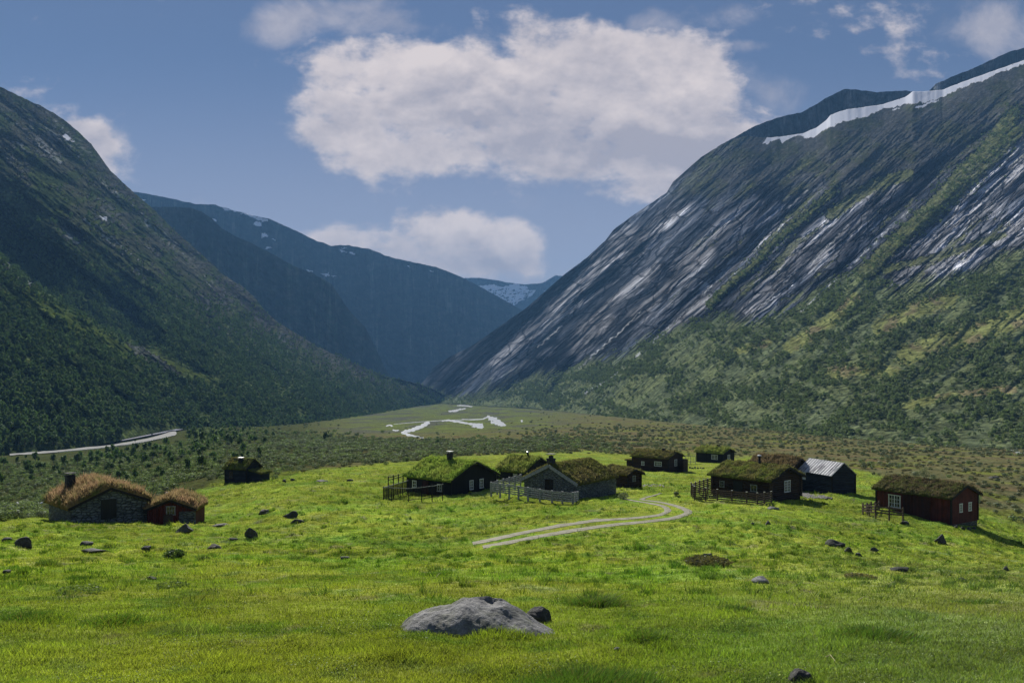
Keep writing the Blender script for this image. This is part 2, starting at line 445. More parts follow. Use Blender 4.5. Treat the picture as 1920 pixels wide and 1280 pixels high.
def mat_wood(name, col, col2, horizontal=True, pitch=5.0, rough=0.8, var=0.5):
    m, t, out = new_mat(name)
    tc = t.node('ShaderNodeTexCoord'); P = tc.outputs['Object']
    sp = t.node('ShaderNodeSeparateXYZ'); t.l.new(P, sp.inputs[0])
    if horizontal: q = sp.outputs[2]
    else: q = t.m('ADD', sp.outputs[0], sp.outputs[1])
    w = t.m('FRACT', t.m('MULTIPLY', q, pitch))
    prof = t.m('ABSOLUTE', t.m('SUBTRACT', w, 0.5))             # 0 middle of board, .5 at the joint
    board = t.m('FLOOR', t.m('MULTIPLY', q, pitch))
    wn = t.node('ShaderNodeTexWhiteNoise', noise_dimensions='1D'); t.put(wn.inputs['W'], board)
    st = t.vm('MULTIPLY', P, (1.2, 1.2, 14.0) if horizontal else (14.0, 14.0, 1.2))
    n = t.noise(st, 2.0, 5, 0.65); n2 = t.noise(P, 1.1, 4, 0.6)
    c = t.mix(t.mr(n, 0.3, 0.7), col + (1,), col2 + (1,))
    c = t.mix(1.0, c, t.mr(wn.outputs[0], 0, 1, 1 - var * .5, 1 + var * .5), 'MULTIPLY')
    c = t.mix(1.0, c, t.mr(n2, 0.3, 0.7, 0.65, 1.3), 'MULTIPLY')
    c = t.mix(t.mr(prof, 0.42, 0.5), c, (0.004, 0.004, 0.004, 1))
    hh = t.m('ADD', t.m('MULTIPLY', t.m('POWER', prof, 2.0), -0.35), t.m('MULTIPLY', n, 0.02))
    principled(t, out, c, rough, 0.3, t.bump(hh, 1.0, 1.0))
    return m
def mat_stone(name, a, b, c, scale=2.2, stretch=(1, 1, 2.4)):
    m, t, out = new_mat(name)
    tc = t.node('ShaderNodeTexCoord'); P = t.vm('MULTIPLY', tc.outputs['Object'], stretch)
    v = t.node('ShaderNodeTexVoronoi', feature='DISTANCE_TO_EDGE'); t.put(v.inputs['Vector'], P); v.inputs['Scale'].default_value = scale
    v2 = t.node('ShaderNodeTexVoronoi'); t.put(v2.inputs['Vector'], P); v2.inputs['Scale'].default_value = scale
    n = t.noise(tc.outputs['Object'], 3.0, 6, 0.7)
    cc = t.mix(v2.outputs['Color'], a + (1,), b + (1,))
    rr = t.node('ShaderNodeSeparateColor'); t.l.new(v2.outputs['Color'], rr.inputs[0])
    cc = t.mix(rr.outputs[0], a + (1,), b + (1,))
    cc = t.mix(t.mr(n, 0.45, 0.7), cc, c + (1,))
    cc = t.mix(t.mr(v.outputs['Distance'], 0.0, 0.07, 1.0, 0.0), cc, (0.012, 0.012, 0.013, 1))
    h = t.m('ADD', t.mr(v.outputs['Distance'], 0, 0.16, 0, 0.1), t.m('MULTIPLY', n, 0.06))
    principled(t, out, cc, 0.85, 0.3, t.bump(h, 1.0, 1.0))
    return m
def mat_rock(name, a, b, moss, mossamt=0.5, scale=1.0):
    m, t, out = new_mat(name)
    tc = t.node('ShaderNodeTexCoord'); g = t.node('ShaderNodeNewGeometry'); P = g.outputs['Position']
    n = t.noise(P, 3.0 * scale, 8, 0.7); n2 = t.noise(P, 22.0 * scale, 6, 0.75); n3 = t.noise(P, 1.3 * scale, 5, 0.6, 1.0); n4 = t.noise(t.vm('MULTIPLY', P, (1, 1, 3.0)), 9.0 * scale, 4, 0.6, 1.2)
    c = t.mix(t.mr(n, 0.35, 0.65), a + (1,), b + (1,))
    c = t.mix(1.0, c, t.mr(n2, 0.25, 0.75, 0.45, 1.6), 'MULTIPLY')
    sp = t.node('ShaderNodeSeparateXYZ'); t.l.new(g.outputs['Normal'], sp.inputs[0])
    mf = t.m('MULTIPLY', t.mr(n3, 0.48, 0.6), mossamt)
    c = t.mix(mf, c, moss + (1,))
    c = t.mix(t.m('MULTIPLY', t.mr(n4, 0.62, 0.68), 0.5), c, (0.32, 0.33, 0.33, 1))   # lichen spots
    h = t.m('ADD', t.m('MULTIPLY', n, 0.10), t.m('ADD', t.m('MULTIPLY', n2, 0.016), t.m('MULTIPLY', n4, 0.03)))
    principled(t, out, c, 0.8, 0.35, t.bump(h, 1.0, 1.0 / scale))
    return m
def mat_plain(name, col, rough=0.6, spec=0.4, metal=0.0, nscale=4.0, var=0.25):
    m, t, out = new_mat(name)
    tc = t.node('ShaderNodeTexCoord')
    n = t.noise(tc.outputs['Object'], nscale, 5, 0.6)
    c = t.mix(1.0, col + (1,), t.mr(n, 0.3, 0.7, 1 - var, 1 + var), 'MULTIPLY')
    principled(t, out, c, rough, spec, t.bump(n, 0.15, 0.05), Metallic=metal)
    return m
def mat_turf(name, cols, scale=0.45, seed=0.0):
    """turf roof: patches of three colours"""
    m, t, out = new_mat(name)
    tc = t.node('ShaderNodeTexCoord'); g = t.node('ShaderNodeNewGeometry'); P = t.vm('ADD', g.outputs['Position'], (seed, seed * 2, 0))
    n = t.noise(P, scale, 4, 0.6); n2 = t.noise(P, scale * 3.1, 4, 0.6); n3 = t.noise(P, 5.0, 4, 0.7)
    c = t.mix(t.mr(n, 0.40, 0.58), cols[0] + (1,), cols[1] + (1,))
    c = t.mix(t.mr(n2, 0.50, 0.66), c, cols[2] + (1,))
    c = t.mix(1.0, c, t.mr(n3, 0.3, 0.7, 0.55, 1.5), 'MULTIPLY')
    d = t.node('ShaderNodeBsdfDiffuse'); t.put(d.inputs[0], c)
    tr = t.node('ShaderNodeBsdfTranslucent'); t.put(tr.inputs[0], c)
    mx = t.node('ShaderNodeMixShader'); mx.inputs[0].default_value = 0.5
    t.l.new(d.outputs[0], mx.inputs[1]); t.l.new(tr.outputs[0], mx.inputs[2])
    t.l.new(mx.outputs[0], out.inputs[0])
    return m
M = {}
M['ground'] = mat_ground()
M['grass'] = mat_leaf("grass_blade", 'col', transl=0.42, var=0.0, tint=(1.3, 1.45, 0.5))
M['birch'] = mat_leaf("birch_leaf", None, (0.098, 0.142, 0.066), 0.38, 0.42, (1.2, 1.5, 0.5))
M['birch_pale'] = mat_leaf("pale_birch_leaf", None, (0.160, 0.198, 0.105), 0.40, 0.4, (1.2, 1.35, 0.6))  # lighter copy of the birch leaf: right slope's sunlight put into its colour
M['willow'] = mat_leaf("willow_leaf", None, (0.170, 0.190, 0.115), 0.36, 0.4, (1.1, 1.2, 0.7))
M['herb'] = mat_leaf("weed_leaf", None, (0.190, 0.240, 0.090), 0.4, 0.3, (1.1, 1.3, 0.5))
M['heath'] = mat_leaf("heather_leaf", None, (0.165, 0.150, 0.080), 0.35, 0.4, (1.1, 1.2, 0.6))
M['bark'] = mat_plain("birch_bark", (0.22, 0.21, 0.19), 0.9, 0.2, nscale=9, var=0.5)
M['logblack'] = mat_wood("tarred_boards", (0.010, 0.010, 0.011), (0.024, 0.022, 0.021), False, 6.0)
M['logbrown'] = mat_wood("dark_brown_logs", (0.030, 0.016, 0.010), (0.060, 0.034, 0.021), True, 4.2)
M['redboard'] = mat_wood("dark_red_boards", (0.095, 0.020, 0.015), (0.150, 0.034, 0.024), False, 6.5)
M['redbrown'] = mat_wood("dark_red_brown_boards", (0.045, 0.014, 0.011), (0.080, 0.024, 0.017), False, 6.5)
M['greyboard'] = mat_wood("blue_grey_boards", (0.020, 0.024, 0.032), (0.036, 0.042, 0.052), True, 5.0)
M['greywood'] = mat_plain("weathered_grey_wood", (0.26, 0.27, 0.275), 0.85, 0.3, nscale=7, var=0.45)
M['brownwood'] = mat_plain("weathered_brown_wood", (0.085, 0.058, 0.042), 0.85, 0.3, nscale=7, var=0.45)
M['darkwood'] = mat_plain("dark_wood_trim", (0.018, 0.015, 0.013), 0.8, 0.3, nscale=7, var=0.45)
M['white'] = mat_plain("white_paint", (0.72, 0.73, 0.72), 0.5, 0.4, var=0.1)
M['cap'] = mat_plain("pale_metal_cap", (0.62, 0.62, 0.6), 0.35, 0.5, 0.3, var=0.1)
M['stonewall'] = mat_stone("dry_stone_wall", (0.105, 0.118, 0.125), (0.22, 0.235, 0.24), (0.12, 0.145, 0.13))
M['foundation'] = mat_stone("foundation_stone", (0.09, 0.095, 0.10), (0.20, 0.205, 0.20), (0.12, 0.125, 0.12), 2.6)
M['chimstone'] = mat_stone("chimney_stone", (0.05, 0.052, 0.055), (0.10, 0.102, 0.105), (0.05, 0.05, 0.05), 4.0)
M['soot'] = mat_plain("black_chimney_metal", (0.013, 0.013, 0.014), 0.6, 0.4)
M['gravel'] = mat_stone("gravel", (0.20, 0.195, 0.18), (0.36, 0.35, 0.33), (0.16, 0.16, 0.13), 5.0, (1, 1, 1))
def mat_glass():
    m, t, out = new_mat("window_glass")
    principled(t, out, (0.012, 0.014, 0.018, 1), 0.06, 0.6)
    return m
M['glass'] = mat_glass()
def mat_metalroof():
    m, t, out = new_mat("ribbed_metal_roof")
    tc = t.node('ShaderNodeTexCoord'); P = tc.outputs['Object']
    sp = t.node('ShaderNodeSeparateXYZ'); t.l.new(P, sp.inputs[0])
    w = t.m('SINE', t.m('MULTIPLY', sp.outputs[0], 2 * math.pi / 0.45))
    st = t.vm('MULTIPLY', P, (3.2, 0.5, 0.5))
    n = t.noise(st, 1.6, 6, 0.65); n2 = t.noise(t.vm('MULTIPLY', P, (1, .6, .6)), 0.55, 4, 0.6)
    k = t.mr(t.m('ADD', t.m('MULTIPLY', n, 0.6), t.m('MULTIPLY', n2, 0.5)), 0.48, 0.56)
    c = t.mix(k, (0.14, 0.145, 0.16, 1), (0.55, 0.55, 0.555, 1))
    principled(t, out, c, 0.75, 0.15, t.bump(t.m('MULTIPLY', w, 0.02), 1.0, 1.0))
    return m
M['metalroof'] = mat_metalroof()
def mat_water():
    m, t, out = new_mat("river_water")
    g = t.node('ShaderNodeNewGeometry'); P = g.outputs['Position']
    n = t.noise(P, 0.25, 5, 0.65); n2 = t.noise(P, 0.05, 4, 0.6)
    c = t.mix(t.mr(n, 0.32, 0.5), (0.45, 0.48, 0.50, 1), (0.74, 0.76, 0.77, 1))  # pale base colour holds the backlit glare as well as foam
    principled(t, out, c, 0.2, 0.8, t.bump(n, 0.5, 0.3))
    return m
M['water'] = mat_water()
def mat_asphalt(name="asphalt", c0=(0.22, 0.22, 0.21), c1=(0.32, 0.32, 0.30)):
    m, t, out = new_mat(name)
    g = t.node('ShaderNodeNewGeometry'); P = g.outputs['Position']
    n = t.noise(P, 0.5, 6, 0.7)
    c = t.mix(t.mr(n, 0.3, 0.7), c0 + (1,), c1 + (1,))
    principled(t, out, c, 0.9, 0.1, t.bump(n, 0.3, 0.1))
    return m
M['asphalt'] = mat_asphalt()
def mat_track():
    m, t, out = new_mat("track_gravel")
    g = t.node('ShaderNodeNewGeometry'); P = g.outputs['Position']
    n = t.noise(P, 1.5, 6, 0.75); n2 = t.noise(P, 9.0, 4, 0.7)
    c = t.mix(t.mr(n, 0.35, 0.65), (0.16, 0.155, 0.09, 1), (0.36, 0.34, 0.27, 1))
    c = t.mix(1.0, c, t.mr(n2, 0.3, 0.7, 0.6, 1.35), 'MULTIPLY')
    principled(t, out, c, 0.9, 0.3, t.bump(t.m('ADD', t.m('MULTIPLY', n, .08), t.m('MULTIPLY', n2, 0.03)), 1.0, 1.0))
    return m
M['track'] = mat_track()

# ------------------------------------------------------------------ where buildings stand: the ground passes under them
anchor(130, 978, 66, 7); anchor(340, 977, 72, 5); anchor(461, 905, 118, 7); anchor(820, 929, 95, 8)
anchor(1083, 937, 84, 7); anchor(1185, 917, 97, 6); anchor(1240, 883, 152, 10); anchor(1345, 868, 187, 12)
anchor(1430, 943, 86, 8); anchor(1565, 925, 96, 7); anchor(1760, 980, 81, 8); anchor(720, 934, 92, 4)

def grass_edge(px):
    """distance at which the bright pasture gives way to brown moor"""
    return np.interp(px, [-400, 0, 100, 200, 300, 400, 450, 520, 600, 700, 850, 1000, 1100, 1250, 1400, 1500, 1600, 1700, 1800, 1920, 2320],
                     [62, 70, 76, 84, 98, 116, 128, 130, 150, 172, 205, 232, 255, 262, 238, 200, 172, 128, 104, 90, 80])
def grass_mask(x, Y):
    Yc = np.maximum(Y, 5); px = CX + F * x / Yc
    e = grass_edge(px) * (1 + 0.16 * fbm(x / 14.0, Y / 14.0, 31, 4))
    return sstep(-Y, -e * 1.07, -e * 0.93)
def ground_col(x, Y):
    Yc = np.maximum(Y, 5); px = CX + F * x / Yc
    gm = grass_mask(x, Y)
    n1 = fbm(x / 6.5, Y / 6.5, 41, 4) * 1.6; n2 = fbm(x / 1.3, Y / 1.3, 42, 4) * 1.5; n3 = fbm(x / 22.0, Y / 22.0, 43, 4) * 1.6
    g = cmix((0.140, 0.180, 0.014), (0.175, 0.190, 0.018), sstep(n1, -0.4, 0.5))
    g = cmix(g, (0.080, 0.135, 0.012), sstep(n2, 0.05, 0.6) * 0.8)
    g = cmix(g, (0.170, 0.175, 0.040), sstep(n1 * 0.6 + n2 * 0.5, 0.28, 0.62) * 0.6)
    rt = sstep(px, 1150, 1900) * sstep(-Y, -60, -20)
    g = cmix(g, (0.150, 0.155, 0.034), rt * 0.6)
    md = sstep(Y, 55, 150)
    g = cmix(g, (0.150, 0.170, 0.016), md * 0.5)
    moor = cmix((0.155, 0.145, 0.065), (0.120, 0.125, 0.060), sstep(n1, -0.3, 0.4))
    moor = cmix(moor, (0.160, 0.118, 0.062), sstep(n3, 0.10, 0.5) * 0.7)
    moor = cmix(moor, (0.165, 0.190, 0.040), sstep(fbm(x / 30.0, Y / 18.0, 47, 3) * 1.6, 0.12, 0.5) * 0.8)
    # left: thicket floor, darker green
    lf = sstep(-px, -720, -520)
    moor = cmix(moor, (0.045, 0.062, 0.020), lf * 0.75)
    # far flats by the river
    far = sstep(Y, 480, 700) * sstep(px, 560, 700) * sstep(-px, -1150, -960)
    moor = cmix(moor, cmix(cmix((0.150, 0.190, 0.052), (0.110, 0.120, 0.056), sstep(n3, -.2, .4)), (0.105, 0.112, 0.085), sstep(fbm(x / 70.0, Y / 160.0, 53, 5, .6) * 1.6, -.05, .35)), far * 0.9)
    moor = moor * (1 + 0.30 * n2[..., None])
    n5 = fbm(x / 2.4, Y / 3.0, 45, 4, .6) * 1.6; g = g * (1 + 0.30 * n5 + 0.22 * n3)[..., None]
    g = cmix(g, g * np.array([.84, 1.0, 1.15]), sstep(fbm(x / 9.0, Y / 9.0, 49, 4) * 1.6, 0.0, 0.5) * .8)
    g = cmix(g, (0.150, 0.130, 0.048), sstep(fbm(x / 1.7, Y / 2.0, 57, 4, .6) * 1.6, .42, .7) * .55)
    g = g * np.array([1.56, 1.60, 3.0]); g = cmix(g, g * np.array([1.0, 1.01, 0.95]), sstep(Y, 14, 60))
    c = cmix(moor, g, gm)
    return np.clip(c, 0.004, 1)

# ------------------------------------------------------------------ one ground sheet
def build_ground():
    nr, nc = 1150, 960
    Yr = np.concatenate([np.linspace(-14, 4, 40)[:-1], np.exp(np.linspace(math.log(4 + 3), math.log(3400 + 3), nr - 39)) - 3])
    u = np.linspace(-1, 1, nc); u = np.sign(u) * (np.abs(u) ** 1.08)
    X = u[None, :] * (0.86 * np.maximum(Yr, 0)[:, None] + 12)
    Y = np.repeat(Yr[:, None], nc, 1)
    Z = H(X, Y)
    V = np.stack([X, Y, Z], -1).reshape(-1, 3)
    c = ground_col(X.ravel(), Y.ravel())
    o = np_mesh("ground", V, grid_faces(nr, nc), M['ground'], col={'col': c})
    tag(o, kind='structure')
    return X, Y, Z
GX, GY, GZ = build_ground()

# ------------------------------------------------------------------ mountains
SHEETS = {}
def sheet(name, mat, pxs, ridge, base, nrows, pexp, warp, color, ridge_noise=1.2, fall=None, back=True):
    """ridge, base: curves (px -> row, distance). Gives V grid plus image-plane guides for scattering."""
    pxs = np.asarray(pxs, float)
    T = np.linspace(0, 1, nrows)[:, None]
    PX = np.repeat(pxs[None, :], nrows, 0)
    rp = ridge(pxs, 0) + ridge_noise * 0.7 * (fbm(pxs / 14.0, pxs * 0, 77, 5) * 2.5)
    bp = base(pxs, 0)
    k = 41 if 'right' not in name else 131; pad = np.pad(ridge(pxs, 0), k // 2, mode='reflect', reflect_type='odd'); rs = np.convolve(pad, np.hanning(k + 2)[1:-1] / np.hanning(k + 2)[1:-1].sum(), 'valid')
    PY = bp[None, :] + (rs - bp)[None, :] * T + (rp - rs)[None, :] * T ** 6
    def smooth(v, kk=101):
        kk = min(kk, (len(v) // 4) * 2 + 1); w = np.hanning(kk + 2)[1:-1]; return np.convolve(np.pad(v, kk // 2, mode='reflect', reflect_type='odd'), w / w.sum(), 'valid')
    lb, lr = smooth(np.log(base(pxs, 1))), smooth(np.log(ridge(pxs, 1)))
    LY = lb[None, :] + (lr - lb)[None, :] * T ** pexp
    LY = LY + warp(PX, PY, T)
    Yd = np.exp(LY)
    colr, rock = color(PX, PY, T)
    if back:
        k = 6
        kb = np.arange(1, k + 1)[:, None]
        PXb = np.repeat(pxs[None, :], k, 0); Yb = Yd[-1][None, :] * (1 + 0.03 * kb)
        z_top = (HY - PY[-1]) / F * Yd[-1]
        Zb = z_top[None, :] - 0.5 * (Yb - Yd[-1][None, :]) * 0.8
        PYb = HY - Zb * F / Yb
        PX = np.vstack([PX, PXb]); PY = np.vstack([PY, PYb]); Yd = np.vstack([Yd, Yb])
        colr = np.concatenate([colr, np.repeat(colr[-1:], k, 0)]); rock = np.vstack([rock, np.repeat(rock[-1:], k, 0)])
    X = (PX - CX) / F * Yd; Z = (HY - PY) / F * Yd
    V = np.stack([X, Yd, Z], -1)
    if fall is None: fx, fy = PX, PY
    else: fx, fy = fall(PX, PY)
    sc = float(np.median(Yd)) / F
    uv = np.stack([fx * sc, fy * sc], -1).reshape(-1, 2)
    o = np_mesh(name, V.reshape(-1, 3), grid_faces(*PX.shape), mat, col={'col': colr.reshape(-1, 3), 'rock': rock.ravel(), 'fall': uv})
    tag(o, kind='structure')
    SHEETS[name] = (V[:nrows], PX[:nrows], PY[:nrows])
    return o
def in_poly(PX, PY, poly):
    x = PX; y = PY; ins = np.zeros(PX.shape, bool)
    n = len(poly)
    for i in range(n):
        x1, y1 = poly[i]; x2, y2 = poly[(i + 1) % n]
        if y1 == y2: continue
        c = ((y1 > y) != (y2 > y)) & (x < (x2 - x1) * (y - y1) / (y2 - y1) + x1)
        ins ^= c
    return ins
def jit(PX, PY, s, amp, seed):
    return PX + amp * fbm(PX / s, PY / s, seed, 4) * 2, PY + amp * fbm(PX / s, PY / s, seed + 9, 4) * 2
M['mtn_left'] = mat_mountain("slope_left", 1.0, 0.7, 0.0)
M['mtn_right'] = mat_mountain("slope_right", 1.0, 0.8, 0.05)
M['mtn_far'] = mat_mountain("slope_far", 0.3, 0.8, 0.0)
SNOW = (0.66, 0.68, 0.74)

# left mountain
RL = curve([(-420, -60, 1500), (0, 163, 1650), (40, 182, 1680), (77, 199, 1700), (104, 214, 1730), (128, 231, 1760), (150, 250, 1780), (171, 270, 1800), (190, 297, 1820), (208, 321, 1850), (252, 362, 1880), (285, 390, 1900),
            (336, 440, 1930), (380, 478, 1950), (420, 516, 1960), (450, 534, 1980), (477, 557, 2000), (500, 586, 2000), (520, 603, 2000), (560, 628, 2020), (600, 652, 2050), (637, 668, 2100), (692, 694, 2150), (728, 706, 2200), (786, 719, 2300),
            (812, 729, 2380), (835, 742, 2450), (850, 752, 2500)])
BL = curve([(-420, 890, 330), (0, 854, 440), (150, 840, 500), (250, 820, 620), (330, 804, 740), (420, 806, 780), (500, 804, 860), (600, 800, 1050), (680, 786, 1400), (720, 778, 1700), (780, 770, 2050), (820, 764, 2250), (850, 761, 2450)])
LEDGE = curve([(-420, 330), (-100, 430), (0, 482), (67, 540), (117, 577), (200, 617), (230, 640), (262, 655), (300, 668), (400, 720), (600, 800)])
def warp_left(PX, PY, T):
    PXj, PYj = jit(PX, PY, 60.0, 6.0, 5)
    e = LEDGE(PXj) - PYj                      # >0 above the shoulder edge
    on = sstep(-PX, -330, -230) 
    w = 0.20 * sstep(e, -6, 8) * on - 0.20 * sstep(e, 20, 190) * on
    # gullies down the fall line
    ac = PX * 0.62 - PY * 0.78; al = PX * 0.78 + PY * 0.62
    env = sstep(T, 0.0, 0.12) * (1 - 0.6 * sstep(T, 0.93, 1))
    w = w + env * (0.036 * fbm(ac / 52.0, al / 260.0, 11, 4, 0.55, True) + 0.013 * fbm(ac / 14.0, al / 60.0, 12, 4, 0.6) + 0.003 * fbm(PX / 6.0, PY / 6.0, 13, 3, 0.6))
    return w
def col_left(PX, PY, T):
    ac = PX * 0.62 - PY * 0.78; al = PX * 0.78 + PY * 0.62
    n = fbm(ac / 26.0, al / 90.0, 21, 5, 0.6) * 1.7; n2 = fbm(PX / 9.0, PY / 7.0, 22, 4, 0.6) * 1.6; n3 = fbm(PX / 60.0, PY / 40.0, 23, 4) * 1.6
    up = sstep(T, 0.45, 0.95)
    g = cmix((0.060, 0.086, 0.036), (0.100, 0.132, 0.046), sstep(n, -.3, .5))
    g = cmix(g, (0.026, 0.042, 0.018), sstep(n2, 0.0, .6) * 0.7)
    g = cmix(g, (0.098, 0.096, 0.075), up * sstep(n3, -0.3, 0.3) * 0.8)
    # grass shoulders, their sunlit brightness put into a stronger green
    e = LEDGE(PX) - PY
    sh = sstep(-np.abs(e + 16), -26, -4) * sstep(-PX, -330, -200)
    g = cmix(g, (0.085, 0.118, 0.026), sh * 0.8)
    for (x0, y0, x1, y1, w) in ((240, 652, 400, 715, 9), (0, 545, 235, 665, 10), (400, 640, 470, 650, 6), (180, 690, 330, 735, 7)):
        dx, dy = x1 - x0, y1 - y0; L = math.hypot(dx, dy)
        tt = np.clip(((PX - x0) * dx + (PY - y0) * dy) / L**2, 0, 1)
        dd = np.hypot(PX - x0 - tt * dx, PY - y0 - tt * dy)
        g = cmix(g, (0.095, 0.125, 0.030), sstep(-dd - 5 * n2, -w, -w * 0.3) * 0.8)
    rock = sstep(n + 0.7 * n2 + 0.55 * up, 0.62, 0.95) * sstep(T, 0.35, 0.6) * 0.8
    rock = np.maximum(rock, sstep(T, 0.80, 0.95) * 0.45 * sstep(n2, -0.4, 0.3))
    slabs = [[(115, 420), (150, 425), (160, 450), (140, 460), (120, 445)], [(445, 552), (462, 556), (515, 606), (498, 612), (470, 590), (452, 572)],
             [(235, 640), (262, 648), (330, 690), (342, 705), (300, 690), (255, 665)], [(0, 478), (30, 490), (75, 540), (50, 535), (10, 505)], [(365, 555), (385, 560), (405, 590), (395, 600), (375, 575)]]
    jx, jy = jit(PX, PY, 8.0, 4.0, 31)
    for p in slabs: rock = np.maximum(rock, in_poly(jx, jy, p) * 0.9)
    rc = cmix((0.065, 0.070, 0.075), (0.14, 0.144, 0.15), sstep(n2, -.4, .5))
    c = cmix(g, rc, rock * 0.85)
    jx, jy = jit(PX, PY, 7.0, 3.0, 33)
    for p in ([(119, 254), (128, 252), (134, 261), (126, 263), (121, 262)], [(187, 405), (196, 405), (201, 412), (192, 413)], [(132, 263), (141, 265), (139, 267), (132, 265)], [(208, 315), (213, 317), (211, 320)]):
        c = cmix(c, SNOW, in_poly(jx, jy, p) * 1.0)
    return c, rock
sheet("mountain_left", M['mtn_left'], np.linspace(-420, 850, 800), RL, BL, 620, 1.15, warp_left, col_left, 1.3, lambda a, b: (a * 0.62 - b * 0.78, a * 0.78 + b * 0.62))

# right mountain: bare slabs above, scrub below
RR = curve([(786, 722, 2900), (795, 714, 2880), (812, 690, 2850), (830, 676, 2830), (856, 662, 2800), (882, 650, 2780), (910, 631, 2740), (945, 606, 2700), (983, 580, 2650), (1010, 557, 2620), (1038, 532, 2600), (1060, 513, 2580), (1100, 483, 2530), (1134, 452, 2500),
            (1151, 430, 2480), (1185, 405, 2450), (1250, 361, 2380), (1262, 341, 2370), (1314, 295, 2310), (1340, 279, 2290), (1373, 262, 2250), (1400, 255, 2230), (1430, 258, 2210), (1446, 258, 2200), (1475, 255, 2180), (1506, 250, 2160), (1530, 240, 2140), (1549, 226, 2130), (1557, 216, 2120), (1575, 209, 2110),
            (1591, 205, 2100), (1655, 196, 2060), (1698, 182, 2030), (1711, 172, 2020), (1741, 171, 2000), (1766, 169, 1985), (1810, 152, 1960), (1847, 139, 1940), (1869, 131, 1930), (1920, 113, 1900), (2000, 80, 1850), (2340, -60, 1650)])
BR = curve([(786, 752, 2500), (830, 756, 2350), (900, 760, 2100), (1000, 765, 1850), (1100, 776, 1350), (1200, 794, 900), (1300, 802, 760), (1400, 812, 640), (1500, 826, 540), (1600, 836, 480), (1700, 842, 450), (1920, 852, 400), (2340, 860, 380)])
TREEL = curve([(786, 728), (860, 742), (900, 735), (1000, 700), (1060, 695), (1120, 672), (1200, 640), (1290, 600), (1350, 585), (1400, 600), (1500, 575), (1560, 520), (1620, 505), (1700, 545), (1760, 520), (1830, 505), (1920, 470), (2340, 420)])
def rf(PX, PY):            # image guides: across and along the fall line, which flattens towards the valley floor
    th = np.interp(PY, [100, 500, 700, 780, 850], [0.72, 0.74, 0.72, 0.62, 0.5]) + np.interp(PX, [800, 1100, 1500, 1920], [-0.12, -0.03, 0.02, -0.08])
    return PX * 0.66 + PY * 0.75, PX * 0.75 - PY * 0.66
STREAM = [[(1705, 394), (1660, 436), (1612, 482), (1600, 496), (1580, 510), (1540, 548), (1502, 584)], [(1512, 358), (1490, 380), (1440, 425), (1375, 495), (1350, 520), (1300, 570), (1262, 605), (1225, 640), (1180, 680), (1140, 712), (1095, 738)],
          [(1205, 580), (1160, 625), (1125, 655), (1085, 690)], [(1590, 422), (1560, 455), (1520, 495), (1470, 545), (1412, 585)], [(1053, 611), (1008, 650)], [(1560, 455), (1500, 500), (1460, 540), (1420, 580)]]
def dist_line(PX, PY, pts):
    d = np.full(PX.shape, 1e9)
    for (x0, y0), (x1, y1) in zip(pts[:-1], pts[1:]):
        dx, dy = x1 - x0, y1 - y0; L2 = dx * dx + dy * dy
        tt = np.clip(((PX - x0) * dx + (PY - y0) * dy) / L2, 0, 1)
        d = np.minimum(d, np.hypot(PX - x0 - tt * dx, PY - y0 - tt * dy))
    return d
GREEN = [([(1900, 215), (1830, 300), (1760, 375), (1690, 445), (1600, 530), (1500, 600)], 17), ([(1900, 250), (1800, 350), (1720, 420)], 20), ([(1560, 360), (1480, 430), (1420, 490), (1330, 570)], 10),
         ([(1700, 330), (1640, 345), (1560, 400)], 13), ([(1400, 640), (1330, 690), (1200, 740)], 20), ([(1660, 505), (1760, 480), (1880, 440)], 10)]
DARKC = [([(1860, 235), (1760, 335), (1690, 395), (1640, 450), (1560, 540)], 24), ([(1500, 395), (1430, 445), (1330, 540), (1230, 630)], 15), ([(1240, 450), (1140, 540), (1040, 620), (960, 690)], 16), ([(1100, 500), (1000, 600), (900, 690), (850, 740)], 14), ([(1100, 640), (1060, 700), (1040, 735)], 10)]
def warp_right(PX, PY, T):
    jx, jy = jit(PX, PY, 90.0, 3.0, 55)
    ac, al = rf(jx, jy)
    veg = sstep(PY - TREEL(PX), -10, 25)
    env = sstep(T, 0.0, 0.10) * (1 - 0.93 * sstep(T, 0.86, 0.97) * sstep(PX, 1380, 1460))
    w = env * (0.020 * fbm(ac / 62.0, al / 420.0, 61, 3, 0.55, True) + (0.008 - 0.005 * veg) * fbm(ac / 20.0, al / 150.0, 62, 4, 0.6, True)
               + 0.0040 * (1 - 0.4 * veg) * fbm(ac / 5.0, al / 30.0, 63, 5, 0.65, True) + 0.0018 * fbm(PX / 5.0, PY / 5.0, 64, 3, 0.6))
    for pts, wd in DARKC:                      # gullies cut into the face
        d = dist_line(jx, jy, pts)
        w = w + 0.022 * np.exp(-(d / wd)**2) * env
    for pts, wd in GREEN[:3]:
        d = dist_line(jx, jy, pts); w = w - 0.010 * np.exp(-(d / wd)**2) * env
    return w
